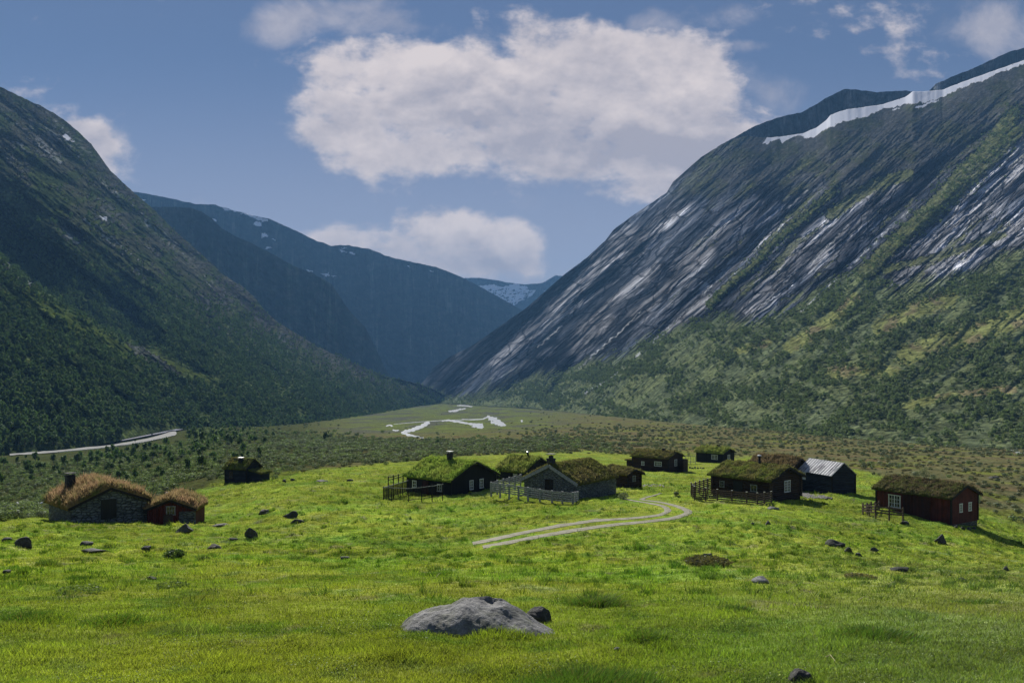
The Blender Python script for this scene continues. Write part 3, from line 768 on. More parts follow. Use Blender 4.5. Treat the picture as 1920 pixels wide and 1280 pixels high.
def col_right(PX, PY, T):
    jx, jy = jit(PX, PY, 90.0, 3.0, 55)
    ac, al = rf(jx, jy)
    n = fbm(ac / 24.0, al / 170.0, 71, 5, 0.6) * 1.7; n2 = fbm(ac / 6.5, al / 80.0, 72, 4, 0.6) * 1.6; n3 = fbm(PX / 50.0, PY / 34.0, 73, 4) * 1.6; n4 = fbm(PX / 8.0, PY / 6.0, 74, 4, 0.6) * 1.6
    t1 = TREEL(PX + 40 * n) 
    veg = sstep(PY - t1 + 26 * n2, -12, 16)
    # upper slopes: scree and thin heath above the slabs
    upl = np.interp(PX, [1100, 1200, 1300, 1500, 1700, 1920], [360, 395, 370, 360, 340, 250])
    upper = sstep(upl - PY + 50 * n + 20 * n3, -25, 35) * sstep(PX, 1230, 1330)
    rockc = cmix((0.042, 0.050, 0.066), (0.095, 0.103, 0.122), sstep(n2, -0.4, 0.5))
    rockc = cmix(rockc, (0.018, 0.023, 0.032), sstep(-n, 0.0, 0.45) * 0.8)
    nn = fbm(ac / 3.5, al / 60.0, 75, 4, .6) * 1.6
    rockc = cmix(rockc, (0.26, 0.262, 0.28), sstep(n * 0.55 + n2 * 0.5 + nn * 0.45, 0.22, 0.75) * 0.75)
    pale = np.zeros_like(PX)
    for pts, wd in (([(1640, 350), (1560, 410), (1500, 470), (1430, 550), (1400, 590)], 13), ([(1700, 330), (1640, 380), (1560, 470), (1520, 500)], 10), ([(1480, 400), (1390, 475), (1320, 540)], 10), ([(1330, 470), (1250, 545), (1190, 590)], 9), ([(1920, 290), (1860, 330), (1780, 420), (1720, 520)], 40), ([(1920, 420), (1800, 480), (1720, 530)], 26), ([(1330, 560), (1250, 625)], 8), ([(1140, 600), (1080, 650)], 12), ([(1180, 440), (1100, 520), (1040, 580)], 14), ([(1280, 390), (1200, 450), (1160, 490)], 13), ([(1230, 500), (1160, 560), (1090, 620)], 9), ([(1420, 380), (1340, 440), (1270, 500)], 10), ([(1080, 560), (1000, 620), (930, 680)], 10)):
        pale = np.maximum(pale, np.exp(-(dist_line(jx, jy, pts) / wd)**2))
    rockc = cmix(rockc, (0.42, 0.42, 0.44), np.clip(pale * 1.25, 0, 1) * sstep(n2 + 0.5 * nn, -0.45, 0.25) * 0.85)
    upc = cmix((0.088, 0.088, 0.078), (0.070, 0.078, 0.044), sstep(n3, -.2, .4))
    upc = cmix(upc, (0.140, 0.142, 0.145), sstep(n4 + 0.4 * n, 0.25, 0.7) * 0.6)
    upc = cmix(upc, (0.110, 0.085, 0.065), sstep(n3 * 0.6 + n4 * 0.5, 0.3, 0.6) * 0.4)
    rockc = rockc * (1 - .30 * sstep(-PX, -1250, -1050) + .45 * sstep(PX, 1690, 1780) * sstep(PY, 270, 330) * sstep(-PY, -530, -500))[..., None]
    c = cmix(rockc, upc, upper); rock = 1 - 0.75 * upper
    green = np.zeros_like(PX)
    for pts, wd in GREEN: green = np.maximum(green, np.exp(-(dist_line(jx, jy, pts) / wd)**2) * (1.0 if wd > 11 else .8))
    gsp = sstep(n + 0.25 * n4, 0.30, 0.62) * sstep(PX, 1180, 1420) * 0.85
    gm = np.clip(np.maximum(sstep(green + 0.25 * n4, 0.35, 0.6), gsp * sstep(PY, 250, 330)), 0, 1)
    gc = cmix((0.095, 0.112, 0.042), (0.150, 0.165, 0.055), sstep(n4, -0.4, 0.5))
    c = cmix(c, gc, gm * 0.85); rock = rock * (1 - gm)
    vg = cmix((0.135, 0.165, 0.085), (0.165, 0.195, 0.088), sstep(n, -.3, .4))  # scrub green, lightened to carry part of this slope's sunlight
    vg = cmix(vg, (0.075, 0.098, 0.052), sstep(n2 + .3 * n4, 0.05, 0.5) * 0.7)
    mead = np.zeros_like(PX)
    for pts, wd in (([(1920, 590), (1820, 630), (1740, 650), (1700, 665)], 22), ([(1780, 560), (1700, 590), (1650, 615)], 18), ([(1600, 560), (1560, 600), (1480, 650)], 14), ([(1560, 700), (1640, 690), (1680, 700)], 14), ([(1900, 730), (1800, 740), (1700, 760)], 9), ([(1380, 660), (1440, 640)], 8)):
        mead = np.maximum(mead, np.exp(-(dist_line(jx, jy, pts) / wd)**2))
    mm = sstep(mead + 0.35 * n4, 0.32, 0.62)
    vg = cmix(vg, cmix((0.230, 0.250, 0.085), (0.220, 0.190, 0.100), sstep(n3, 0, .5)), mm * 0.9)
    c = cmix(c, vg, veg); rock = rock * (1 - veg)
    for k, pts in enumerate(STREAM):
        d = dist_line(*jit(PX, PY, 10.0, 2.2, 91 + k), pts)
        wd = 1.7 if k < 2 else 1.1
        br = sstep(fbm(al / 30.0, ac / 30.0, 99 + k, 3) * 2, -0.9, 0.0) 
        c = cmix(c, (0.62, 0.64, 0.67), np.exp(-(d / wd)**2) * br * 0.9)
    jx, jy = jit(PX, PY, 12.0, 3.2, 83)
    snow = [(1446, 240), (1506, 235), (1549, 205), (1591, 180), (1700, 120), (1940, 80), (1940, 112), (1920, 121), (1860, 142), (1783, 172), (1760, 186), (1715, 194), (1655, 204), (1640, 213), (1613, 222), (1590, 226), (1566, 234), (1540, 247), (1525, 256), (1510, 257), (1490, 255), (1467, 267), (1460, 262), (1446, 264), (1440, 270), (1429, 269), (1432, 263)]
    sn = in_poly(jx, jy, snow) & (fbm(PX / 9.0, PY / 3.0, 87, 3) > -0.56)
    for p in ([(1715, 200), (1742, 190), (1765, 186), (1745, 195), (1722, 204)], [(1672, 205), (1686, 201), (1680, 207)]):
        sn |= in_poly(jx, jy, p)
    c = cmix(c, SNOW, sn * 1.0); rock = rock * (1 - sn)
    return c, rock
sheet("mountain_right", M['mtn_right'], np.linspace(786, 2340, 1050), RR, BR, 700, 0.9, warp_right, col_right, 0.6, rf)

# dark crest behind the snowfield
def flat_warp(a, s, seed):
    return lambda PX, PY, T: a * fbm((PX * .75 - PY * .66) / s, (PX * .66 + PY * .75) / (s * 3.4), seed, 5, 0.6, True) + a * 0.4 * fbm((PX * .75 - PY * .66) / s * 4, (PX * .66 + PY * .75) / s * 1.5, seed + 3, 4, 0.6)
def plain_col(a, b, rocky=0.8, snow=(), seed=0):
    def f(PX, PY, T):
        n = fbm(PX / 20.0, PY / 14.0, seed, 5, 0.6) * 1.6; n2 = fbm(PX / 5.0, PY / 5.0, seed + 4, 3, .6) * 1.6
        c = cmix(a, b, sstep(n, -.4, .5)) * (1 + 0.25 * n2[..., None])
        jx, jy = jit(PX, PY, 7.0, 2.2, seed + 7)
        for p in snow: c = cmix(c, (0.9, 0.91, 0.93), in_poly(jx, jy, p) * 1.0)
        return np.clip(c, 0.005, 1), np.full(PX.shape, rocky)
    return f
crest = curve([(1345, 275, 2500), (1373, 260, 2480), (1416, 236, 2460), (1463, 219, 2440), (1502, 211, 2420), (1525, 199, 2410), (1549, 184, 2400), (1583, 167, 2380), (1600, 168, 2380), (1613, 169, 2370), (1643, 173, 2360), (1698, 170, 2340), (1720, 174, 2330), (1741, 172, 2320), (1754, 158, 2310), (1790, 142, 2300), (1826, 128, 2290), (1890, 98, 2260), (1920, 90, 2240), (2000, 45, 2200), (2340, -110, 2000)])
crestb = curve([(1345, 300, 2400), (1446, 290, 2380), (1550, 260, 2350), (1700, 215, 2280), (1920, 150, 2180), (2340, -30, 1960)])
sheet("summit_crest", M['mtn_far'], np.linspace(1345, 2340, 420), crest, crestb, 60, 1.0, flat_warp(0.006, 20.0, 101), plain_col((0.045, 0.048, 0.05), (0.075, 0.078, 0.08), 0.9, (), 102), 1.0)
# spur and far range
SP = curve([(100, 372, 3000), (200, 378, 3000), (285, 388, 3000), (336, 388, 3000), (363, 391, 3020), (380, 398, 3020), (396, 409, 3050), (420, 431, 3060), (450, 447, 3080), (470, 455, 3100), (514, 478, 3120), (554, 500, 3150), (590, 514, 3180), (622, 532, 3200), (635, 552, 3210), (648, 573, 3220), (665, 593, 3230), (684, 612, 3250), (699, 642, 3270), (713, 671, 3280), (722, 690, 3290), (732, 706, 3300), (745, 735, 3300)])
SPB = curve([(100, 700, 2500), (400, 720, 2550), (650, 755, 2700), (745, 770, 3000)])
sheet("mountain_spur", M['mtn_far'], np.linspace(100, 745, 420), SP, SPB, 300, 1.0, flat_warp(0.012, 46.0, 111), plain_col((0.030, 0.042, 0.020), (0.060, 0.058, 0.036), 0.5, (), 112), 1.2)
FR = curve([(60, 345, 4200), (200, 352, 4200), (269, 362, 4200), (330, 374, 4200), (363, 382, 4250), (403, 384, 4300), (437, 394, 4300), (470, 403, 4350), (504, 410, 4350), (554, 432, 4400), (585, 448, 4450), (619, 460, 4500), (655, 460, 4500), (692, 467, 4550), (735, 483, 4600), (768, 490, 4600), (819, 501, 4650), (863, 518, 4700), (910, 543, 4800), (945, 562, 4850), (969, 576, 4880), (983, 583, 4880), (1040, 612, 4950), (1110, 650, 5000)])
FRB = curve([(60, 760, 3500), (700, 775, 3600), (1110, 775, 3900)])
def zp(l): return [(400 + a / 2.743, 350 + b / 2.743) for a, b in l]
def z1(l): return [(a / 2.977, 130 + b / 2.977) for a, b in l]
snowF = [zp(l) for l in ([(245, 240), (262, 235), (283, 255), (275, 263), (250, 260)], [(555, 448), (590, 450), (596, 460), (565, 458)], [(605, 457), (635, 462), (620, 465)], [(265, 310), (300, 308), (303, 317), (270, 318)], [(648, 322), (688, 335), (690, 342), (655, 335)], [(650, 310), (688, 318), (670, 322)], [(696, 335), (728, 342), (730, 351), (705, 345)],
      [(997, 404), (1007, 406), (1005, 416), (998, 412)], [(1115, 430), (1130, 433), (1120, 437)], [(480, 426), (515, 432), (512, 437), (490, 433)], [(210, 180), (250, 185), (245, 200), (205, 198)], [(130, 130), (200, 145), (280, 170), (285, 182), (230, 172), (150, 140)], [(300, 268), (325, 272), (315, 277)], [(0, 163), (18, 166), (14, 180), (0, 178)], [(40, 108), (120, 120), (125, 128), (60, 118)], [(585, 437), (598, 440), (592, 446)])]
snowF += [z1(l) for l in ([(785, 722), (815, 728), (810, 735), (790, 730)], [(1180, 832), (1210, 836), (1205, 848), (1185, 845)])]
sheet("mountain_range", M['mtn_far'], np.linspace(60, 1110, 600), FR, FRB, 330, 1.0, flat_warp(0.009, 60.0, 121), plain_col((0.030, 0.038, 0.024), (0.058, 0.058, 0.046), 0.5, snowF, 122), 1.2)
GR = curve([(820, 560, 6600), (860, 525, 6500), (873, 521, 6500), (900, 521, 6500), (929, 525, 6500), (954, 530, 6500), (983, 533, 6500), (1016, 531, 6500), (1028, 524, 6500), (1042, 516, 6500), (1060, 518, 6500), (1100, 540, 6500), (1180, 560, 6500)])
GRB = curve([(820, 760, 5600), (1180, 760, 5600)])
gl = zp([(1355, 508), (1420, 505), (1500, 515), (1560, 498), (1600, 510), (1640, 535), (1670, 530), (1630, 565), (1545, 607), (1490, 595), (1440, 562), (1400, 530)])
def col_gl(PX, PY, T):
    c, r = plain_col((0.040, 0.045, 0.05), (0.07, 0.075, 0.08), 0.6, (), 132)(PX, PY, T)
    jx, jy = jit(PX, PY, 10.0, 2.0, 137)
    ins = in_poly(jx, jy, gl)
    n = fbm(PX / 9.0 + PY / 20.0, PY / 3.0, 139, 4, .6) * 1.6
    ins2 = ins & ((n < 0.25) | (PY < 541))
    c = cmix(c, (0.93, 0.94, 0.96), ins2 * 1.0)
    c = cmix(c, SNOW, in_poly(jx, jy, zp([(1705, 530), (1712, 535), (1710, 555), (1704, 548)])) * 1.0)
    return c, r * (1 - ins2)
sheet("glacier_peak", M['mtn_far'], np.linspace(820, 1180, 260), GR, GRB, 170, 1.0, flat_warp(0.008, 30.0, 131), col_gl, 0.8)

# ------------------------------------------------------------------ ribbons laid on the ground: river, road, track
def ribbon(name, pts, mat, lift, rag=0.0, seed=0, nsub=14, kind='structure'):
    """pts: (px, row, half width across the picture in px, half width in rows)"""
    P = np.array(pts, float); n = (len(P) - 1) * nsub + 1
    s = np.linspace(0, len(P) - 1, n)
    k = np.arange(len(P))
    C = np.stack([_pchip(k.astype(float), P[:, j][None, :], s)[0] for j in range(4)], 1)
    d = np.gradient(C[:, :2], axis=0); d /= np.linalg.norm(d, axis=1)[:, None] + 1e-9
    nrm = np.stack([-d[:, 1], d[:, 0]], 1)
    cols = 5; V = []
    for i in range(n):
        for j in range(cols):
            f = (j / (cols - 1) * 2 - 1)
            r = 1 + (rag * gnoise(np.array([i * 0.31]), np.array([j * 3.3 + seed]), seed)[0] * 2 if abs(f) == 1 else 0)
            p = hit(C[i, 0] + nrm[i, 0] * C[i, 2] * f * r, C[i, 1] + nrm[i, 1] * C[i, 3] * f * r, name == 'river')
            if name != 'river': p.z = max(p.z, float(H(p.x, p.y)))
            V.append((p.x, p.y, p.z + lift * (1 if abs(f) < 1 else 0.4)))
    o = np_mesh(name, np.array(V), grid_faces(n, cols), mat)
    tag(o, kind=kind); return o
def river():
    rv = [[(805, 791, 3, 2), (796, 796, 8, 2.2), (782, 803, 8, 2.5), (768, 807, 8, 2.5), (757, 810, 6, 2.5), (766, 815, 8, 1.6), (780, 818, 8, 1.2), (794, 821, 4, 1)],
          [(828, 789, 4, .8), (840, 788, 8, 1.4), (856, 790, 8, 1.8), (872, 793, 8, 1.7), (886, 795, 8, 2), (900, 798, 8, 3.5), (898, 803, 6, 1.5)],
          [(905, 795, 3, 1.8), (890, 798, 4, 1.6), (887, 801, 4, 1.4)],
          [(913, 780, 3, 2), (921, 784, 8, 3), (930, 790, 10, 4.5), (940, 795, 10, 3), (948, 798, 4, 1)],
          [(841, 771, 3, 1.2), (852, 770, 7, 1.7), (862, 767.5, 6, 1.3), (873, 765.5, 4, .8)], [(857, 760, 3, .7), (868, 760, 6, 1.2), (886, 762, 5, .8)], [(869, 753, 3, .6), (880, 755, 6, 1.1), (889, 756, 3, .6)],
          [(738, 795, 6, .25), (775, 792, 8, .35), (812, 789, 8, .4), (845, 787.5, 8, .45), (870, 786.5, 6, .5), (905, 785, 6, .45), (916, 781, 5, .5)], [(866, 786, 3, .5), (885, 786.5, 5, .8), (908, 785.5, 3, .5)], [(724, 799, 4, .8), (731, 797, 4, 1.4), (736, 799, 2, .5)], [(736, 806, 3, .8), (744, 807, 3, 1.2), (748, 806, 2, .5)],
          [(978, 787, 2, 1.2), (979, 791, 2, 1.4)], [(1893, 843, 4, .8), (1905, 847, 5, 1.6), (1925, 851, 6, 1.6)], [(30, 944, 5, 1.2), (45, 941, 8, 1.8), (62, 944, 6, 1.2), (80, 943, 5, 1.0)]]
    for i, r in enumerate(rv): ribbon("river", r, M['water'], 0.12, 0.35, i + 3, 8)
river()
def road():
    pts = [(18, 854, 4, 1.2), (60, 851, 4, 1.2), (110, 847, 4, 1.2), (160, 842, 4, 1.3), (215, 836, 4, 1.5), (262, 828, 5, 1.9), (300, 820, 9, 3.4), (320, 813.5, 11, 4.2), (318, 808.5, 11, 3.6), (300, 805.8, 10, 2.2), (268, 804, 8, 1.3)]
    ribbon("road", pts, M['asphalt'], 0.9, 0, 1, 16)
road()
def track():
    A = [(886, 1019, 6.8, 2.75), (930, 1010, 7.6, 2.75), (985, 998, 7.6, 2.60), (1050, 986, 7.6, 2.35), (1120, 976, 7.6, 2.03), (1190, 971, 7.6, 1.86), (1238, 965, 7.6, 1.94), (1252, 957, 6.8, 1.94), (1243, 949, 6.8, 1.54), (1215, 943, 6.8, 0.98), (1185, 938, 6.0, 0.73), (1165, 933, 4.2, 0.58)]
    B = [(905, 1026, 6.8, 2.92), (960, 1016, 7.6, 3.08), (1020, 1004, 8.5, 2.92), (1085, 993, 8.5, 2.75), (1150, 984, 8.5, 2.43), (1220, 977, 8.5, 2.26), (1268, 970, 9.3, 2.43), (1290, 960, 8.5, 2.43), (1272, 950, 8.5, 1.79), (1238, 941.5, 7.6, 1.14), (1205, 936, 6.8, 0.73), (1240, 925, 6.0, 0.49)]
    ribbon("track", A, M['track'], 0.05, 0.08, 5, 14); ribbon("track", B, M['track'], 0.05, 0.08, 9, 14)
    ribbon("gravel_path", [(1500, 925, 8, 4), (1515, 930, 14, 5), (1540, 932, 12, 3), (1560, 934, 6, 1)], M['gravel'], 0.05, 0.4, 4, 10)
    ribbon("gravel_path", [(1205, 912, 6, 2), (1225, 911, 8, 2.4), (1245, 912, 4, 1)], M['gravel'], 0.04, 0.4, 8, 10)
track()

# ------------------------------------------------------------------ grass blades, as loose tufts
rng = np.random.default_rng(7)
def blade_arrays(P, hgt, wid, lean, cols, segs=2, N=None):
    """P (n,3) roots; returns V, faces, col for bent blades"""
    n = len(P)
    a = rng.uniform(0, 2 * math.pi, n); la = rng.uniform(0, 2 * math.pi, n) if N is None else N
    side = np.stack([np.cos(a), np.sin(a), np.zeros(n)], 1) * wid[:, None] * 0.5
    ld = np.stack([np.cos(la), np.sin(la), np.zeros(n)], 1) * (lean * hgt)[:, None]
    up = np.array([0, 0, 1.0])[None, :] * hgt[:, None]
    P = P - up * 0.12
    if segs == 1:
        V = np.stack([P - side, P + side, P + up + ld], 1).reshape(-1, 3)
        Fc = np.arange(3 * n).reshape(-1, 3)
        C = np.repeat(cols, 3, 0); return V, Fc, C
    mid = P + up * 0.62 + ld * 0.38
    V = np.stack([P - side, P + side, mid - side * 0.75, mid + side * 0.75, P + up + ld], 1).reshape(-1, 3)
    b = (np.arange(n) * 5)[:, None]
    Fc = np.concatenate([b + [0, 1, 3], b + [0, 3, 2], b + [2, 3, 4]], 0)
    return V, Fc, np.repeat(cols, 5, 0)
def grid_scatter(X, Y, Z, weight, n):
    """random points on a vertex grid, cells drawn by weight"""
    w = weight.ravel(); w = w / w.sum()
    c = np.cumsum(w); k = np.searchsorted(c, rng.random(n)); k = np.minimum(k, len(w) - 1)
    nc = X.shape[1] - 1
    i = k // nc; j = k % nc; a = rng.random(n); b = rng.random(n)
    def g(A): return A[i, j] * (1 - a) * (1 - b) + A[i + 1, j] * a * (1 - b) + A[i, j + 1] * (1 - a) * b + A[i + 1, j + 1] * a * b
    return g(X), g(Y), g(Z)
cy = 0.25 * (GY[1:, 1:] + GY[:-1, :-1] + GY[1:, :-1] + GY[:-1, 1:]); cx = 0.25 * (GX[1:, 1:] + GX[:-1, :-1] + GX[1:, :-1] + GX[:-1, 1:])
cz = 0.25 * (GZ[1:, 1:] + GZ[:-1, :-1] + GZ[1:, :-1] + GZ[:-1, 1:])
Ys = np.maximum(GY, 1.0)
pyG = HY - GZ / Ys * F; pxG = CX + GX / Ys * F
scr = np.abs((pyG[1:, :-1] - pyG[:-1, :-1]) * (pxG[:-1, 1:] - pxG[:-1, :-1]))
cpx = CX + cx / np.maximum(cy, 1) * F; cpy = HY - cz / np.maximum(cy, 1) * F
inview = (cy > 3.5) & (cpx > -120) & (cpx < 2040) & (cpy < 1420)
farea = np.abs((GY[1:, :-1] - GY[:-1, :-1]) * (GX[:-1, 1:] - GX[:-1, :-1]))
ROAD_LINES = [([(886, 1019), (985, 998), (1120, 976), (1238, 965), (1252, 957), (1215, 943), (1165, 933)], 7), ([(905, 1026), (1020, 1004), (1150, 984), (1268, 970), (1290, 960), (1238, 941.5), (1205, 936)], 7),
              ([(1500, 925), (1560, 934)], 6)]
FOOT = []   # building footprints: keep blades out (x, y, radius)

def build_grass():
    gm = grass_mask(cx, cy)
    off = np.ones_like(gm)
    sel = inview & (cy > 40) & (cy < 120)
    for pts, w in ROAD_LINES:
        d = dist_line(cpx, (cpy), pts); off = np.where(sel, off * sstep(d, w * 0.35, w * 0.9), off)
    for (fx, fy, r) in FOOT: off = off * sstep(np.hypot(cx - fx, cy - fy), r * 0.8, r)
    base = inview * gm * off
    V = []; Fs = []; C = []; nb = 0
    def emit(n, w, hf, wf, segs, dark=None, lean=0.6, tint=None):
        nonlocal nb
        x, y, z = grid_scatter(GX, GY, GZ, w, n)
        tall = sstep(fbm(x / 1.1, y / 1.1, 201, 3) * 1.6, 0.15, 0.7)
        h = hf(y) * rng.uniform(0.45, 1.25, n) * (1 + 1.3 * tall)
        wd = wf(y) * rng.uniform(0.7, 1.3, n)
        c = ground_col(x, y) * rng.uniform(0.5, 1.6, n)[:, None] * (1 + .25 * (tall - .4))[:, None]
        dry = rng.random(n) < 0.10
        c[dry] = c[dry] * 0.5 + np.array([0.14, 0.13, 0.06])
        if tint is not None: c = c * np.array(tint)
        v, f, cc = blade_arrays(np.stack([x, y, z], 1), h, wd, np.full(n, lean) * rng.uniform(0.4, 1.6, n), c, segs)
        V.append(v); C.append(cc); Fs.append((f + nb)); nb += len(v)
    w = scr * base
    emit(360000, w * sstep(-cy, -26, -17), lambda y: 0.035 + y * 0.0008, lambda y: 0.0042 + y * 0.00034, 2)
    near = (V, Fs, C); 
    v, f, c = np.concatenate(V), np.concatenate(Fs), np.concatenate(C)
    o = np_mesh("grass", v, f, M['grass'], col={'col': c}, smooth=True); tag(o, kind='stuff')
    V.clear(); Fs.clear(); C.clear(); nb = 0
    emit(300000, w * sstep(cy, 14, 26) * sstep(-cy, -230, -150), lambda y: 0.05 + y * 0.0010, lambda y: 0.011 + y * 0.00042, 1)
    tus = sstep(fbm(cx / .55, cy / .75, 221, 3) * 1.6, .30, .52) * sstep(fbm(cx / 9, cy / 9, 223, 3) * 1.6, -.5, .3)
    emit(90000, w * tus * sstep(cy, 12, 24) * sstep(-cy, -170, -110), lambda y: 0.09 + y * 0.0016, lambda y: 0.014 + y * 0.00045, 1, tint=(.42, .55, .55))  # taller tufts, tinted dark to carry the shade of the tussocks
    v, f, c = np.concatenate(V), np.concatenate(Fs), np.concatenate(C)
    o = np_mesh("grass_further", v, f, M['grass'], col={'col': c}, smooth=True); o.name = "pasture_grass"; tag(o, kind='stuff')
def build_herbs():
    w = scr * inview * grass_mask(cx, cy) * sstep(-cy, -22, -12) * sstep(fbm(cx / 1.3, cy / 1.3, 231, 4, .6) * 1.6, -0.1, .5)
    n = 42000; x, y, z = grid_scatter(GX, GY, GZ, w, n)
    h = rng.uniform(.2, 1.0, n) * (.03 + y * .0008)
    P = np.stack([x, y, z + h], 1); A = rng.normal(0, 1, (n, 3)) * np.array([1, 1, .5]); A /= np.linalg.norm(A, axis=1)[:, None]
    B = np.cross(A, rng.normal(0, 1, (n, 3))); B /= np.linalg.norm(B, axis=1)[:, None]; s = ((.0045 + y * .0004) * rng.uniform(.6, 1.5, n))[:, None]
    V = np.stack([P - A * s, P - B * s * .7, P + A * s, P + B * s * .7], 1).reshape(-1, 3)
    c = np.array([0.20, 0.24, 0.085])[None, :] * rng.uniform(.5, 1.6, n)[:, None]; fl = rng.random(n) < .012; c[fl] = (.7, .7, .55)
    o = np_mesh("pasture_herbs", V, np.arange(4 * n).reshape(-1, 4), M['grass'], col={'col': np.repeat(c, 4, 0)}); tag(o, kind='stuff')
def tuft(px, py, wpx, n, h, name, label, cat, col, leanv=0.5, group=None, dry=0.1):
    """a clump of long grass or low plant one could lift out"""
    p = hit(px, py); r = wpx / F * p.y * 0.5
    q = rng.normal(0, 0.42, (n, 2)); q = q[np.hypot(q[:, 0], q[:, 1]) < 1]
    n = len(q); x = p.x + q[:, 0] * r; y = p.y + q[:, 1] * r * 0.8
    z = H(x, y); hh = h * rng.uniform(0.5, 1.15, n) * (1 - 0.5 * np.hypot(q[:, 0], q[:, 1]))
    la = np.where(rng.random(n) < .5, np.arctan2(q[:, 1], q[:, 0]), rng.normal(-0.5, 0.8, n))
    c = np.array(col)[None, :] * rng.uniform(0.6, 1.6, n)[:, None]
    d = rng.random(n) < dry; c[d] = np.array([0.20, 0.18, 0.09]) * rng.uniform(.6, 1.1, d.sum())[:, None]
    v, f, cc = blade_arrays(np.stack([x, y, z], 1) - np.array(p), hh, np.full(n, 0.0035 + p.y * 0.0004) * rng.uniform(.7, 1.3, n), leanv * rng.uniform(.4, 1.8, n), c, 2, la)
    o = np_mesh(name, v, f, M['grass'], col={'col': cc}); o.location = p
    tag(o, label, cat, group); return o

# ------------------------------------------------------------------ rocks
def rock_mesh(name, w, d, h, mat, seed, sub=4, flat=0.0, rough=0.35):
    import bmesh
    bm = bmesh.new(); bmesh.ops.create_icosphere(bm, subdivisions=sub, radius=1.0)
    V = np.array([v.co[:] for v in bm.verts])
    from mathutils import noise as mn
    rr = random.Random(seed); o3 = Vector((rr.uniform(-50, 50), rr.uniform(-50, 50), rr.uniform(-50, 50)))
    # facets: cut by random planes
    for k in range(11):
        nrm = Vector((rr.gauss(0, 1), rr.gauss(0, 1), rr.gauss(0.2, 0.8))).normalized(); dd = rr.uniform(0.45, 0.8)
        pr = V @ np.array(nrm); over = np.maximum(pr - dd, 0); V = V - over[:, None] * np.array(nrm)[None, :]
    for i in range(len(V)):
        p = Vector(V[i]); k = mn.fractal(p * 1.3 + o3, 1.0, 2.1, 4) * rough * 0.5 + mn.noise(p * 7 + o3) * 0.035 * (1 + rough)
        V[i] = V[i] * (1 + k)
    V[:, 2] = np.where(V[:, 2] > 0, V[:, 2] * (1 - flat * 0.4), V[:, 2] * 0.6)
    V[:, 0] *= w / 2; V[:, 1] *= d / 2; V[:, 2] *= h
    f = np.array([[v.index for v in fc.verts] for fc in bm.faces]); bm.free()
    return np_mesh(name, V, f, mat, smooth=True)
M['rock'] = mat_rock("grey_boulder", (0.028, 0.029, 0.030), (0.080, 0.080, 0.080), (0.040, 0.050, 0.016), 0.7)
M['rockbig'] = mat_rock("lichen_boulder", (0.10, 0.101, 0.103), (0.31, 0.305, 0.295), (0.11, 0.12, 0.075), 0.6, 2.0)
M['rockmoss'] = mat_rock("mossy_boulder", (0.05, 0.05, 0.05), (0.09, 0.09, 0.08), (0.09, 0.075, 0.022), 0.9, 1.2)
def rock(px, py, wpx, hpx, seed, label, mat='rock', sub=3, rough=0.35, depth=0.8, rz=None, name="boulder", group=None):
    p = hit(px, py + hpx * 0.42); s = p.y / F
    o = rock_mesh(name, wpx * s, wpx * s * depth, hpx * s * 0.85, M[mat], seed, sub, 0.3, rough)
    o.location = (p.x, p.y + wpx * s * depth * 0.3, p.z + hpx * s * 0.08)
    o.rotation_euler = (0, 0, rz if rz is not None else random.Random(seed).uniform(-.5, .5))
    tag(o, label, "rock", group); return o

# ------------------------------------------------------------------ buildings
def solve(near, left, right, Y1):
    """three roof corners seen in the picture -> world headings and lengths"""
    def pt(px, Y): return Vector(((px - CX) / F * Y, Y))
    n = pt(near[0], Y1)
    l = pt(left[0], Y1 * (near[1] - HY) / (left[1] - HY)) if left else None
    r = pt(right[0], Y1 * (near[1] - HY) / (right[1] - HY))
    vr = r - n
    if l is not None:
        vl = l - n
        al = math.atan2(vl.y, vl.x); ar = math.atan2(vr.y, vr.x)
        mid = (al + ar) / 2; al = mid + math.pi / 4; ar = mid - math.pi / 4
    else:
        ar = math.atan2(vr.y, vr.x); al = ar + math.pi / 2
    def length(a, px):       # walk along a until the column px is reached
        c, s = math.cos(a), math.sin(a); k = (px - CX) / F
        den = c - k * s
        return (k * n.y - n.x) / den if abs(den) > 1e-4 else 5.0
    return n, al, ar, (length(al, left[0]) if l is not None else None), length(ar, right[0])
def gable_wall(mb, L, W, h, rise, z0, inset=0.0):
    """closed prism: footprint centred on 0, ridge along x"""
    a, b = L / 2 - inset, W / 2 - inset
    V = [(-a, -b, z0), (a, -b, z0), (a, b, z0), (-a, b, z0), (-a, -b, h), (a, -b, h), (a, b, h), (-a, b, h), (-a, 0, h + rise), (a, 0, h + rise)]
    mb.add(V, [(3, 2, 1, 0), (0, 1, 5, 4), (2, 3, 7, 6), (1, 2, 6, 9, 5), (3, 0, 4, 8, 7), (4, 5, 9, 8), (6, 7, 8, 9)])
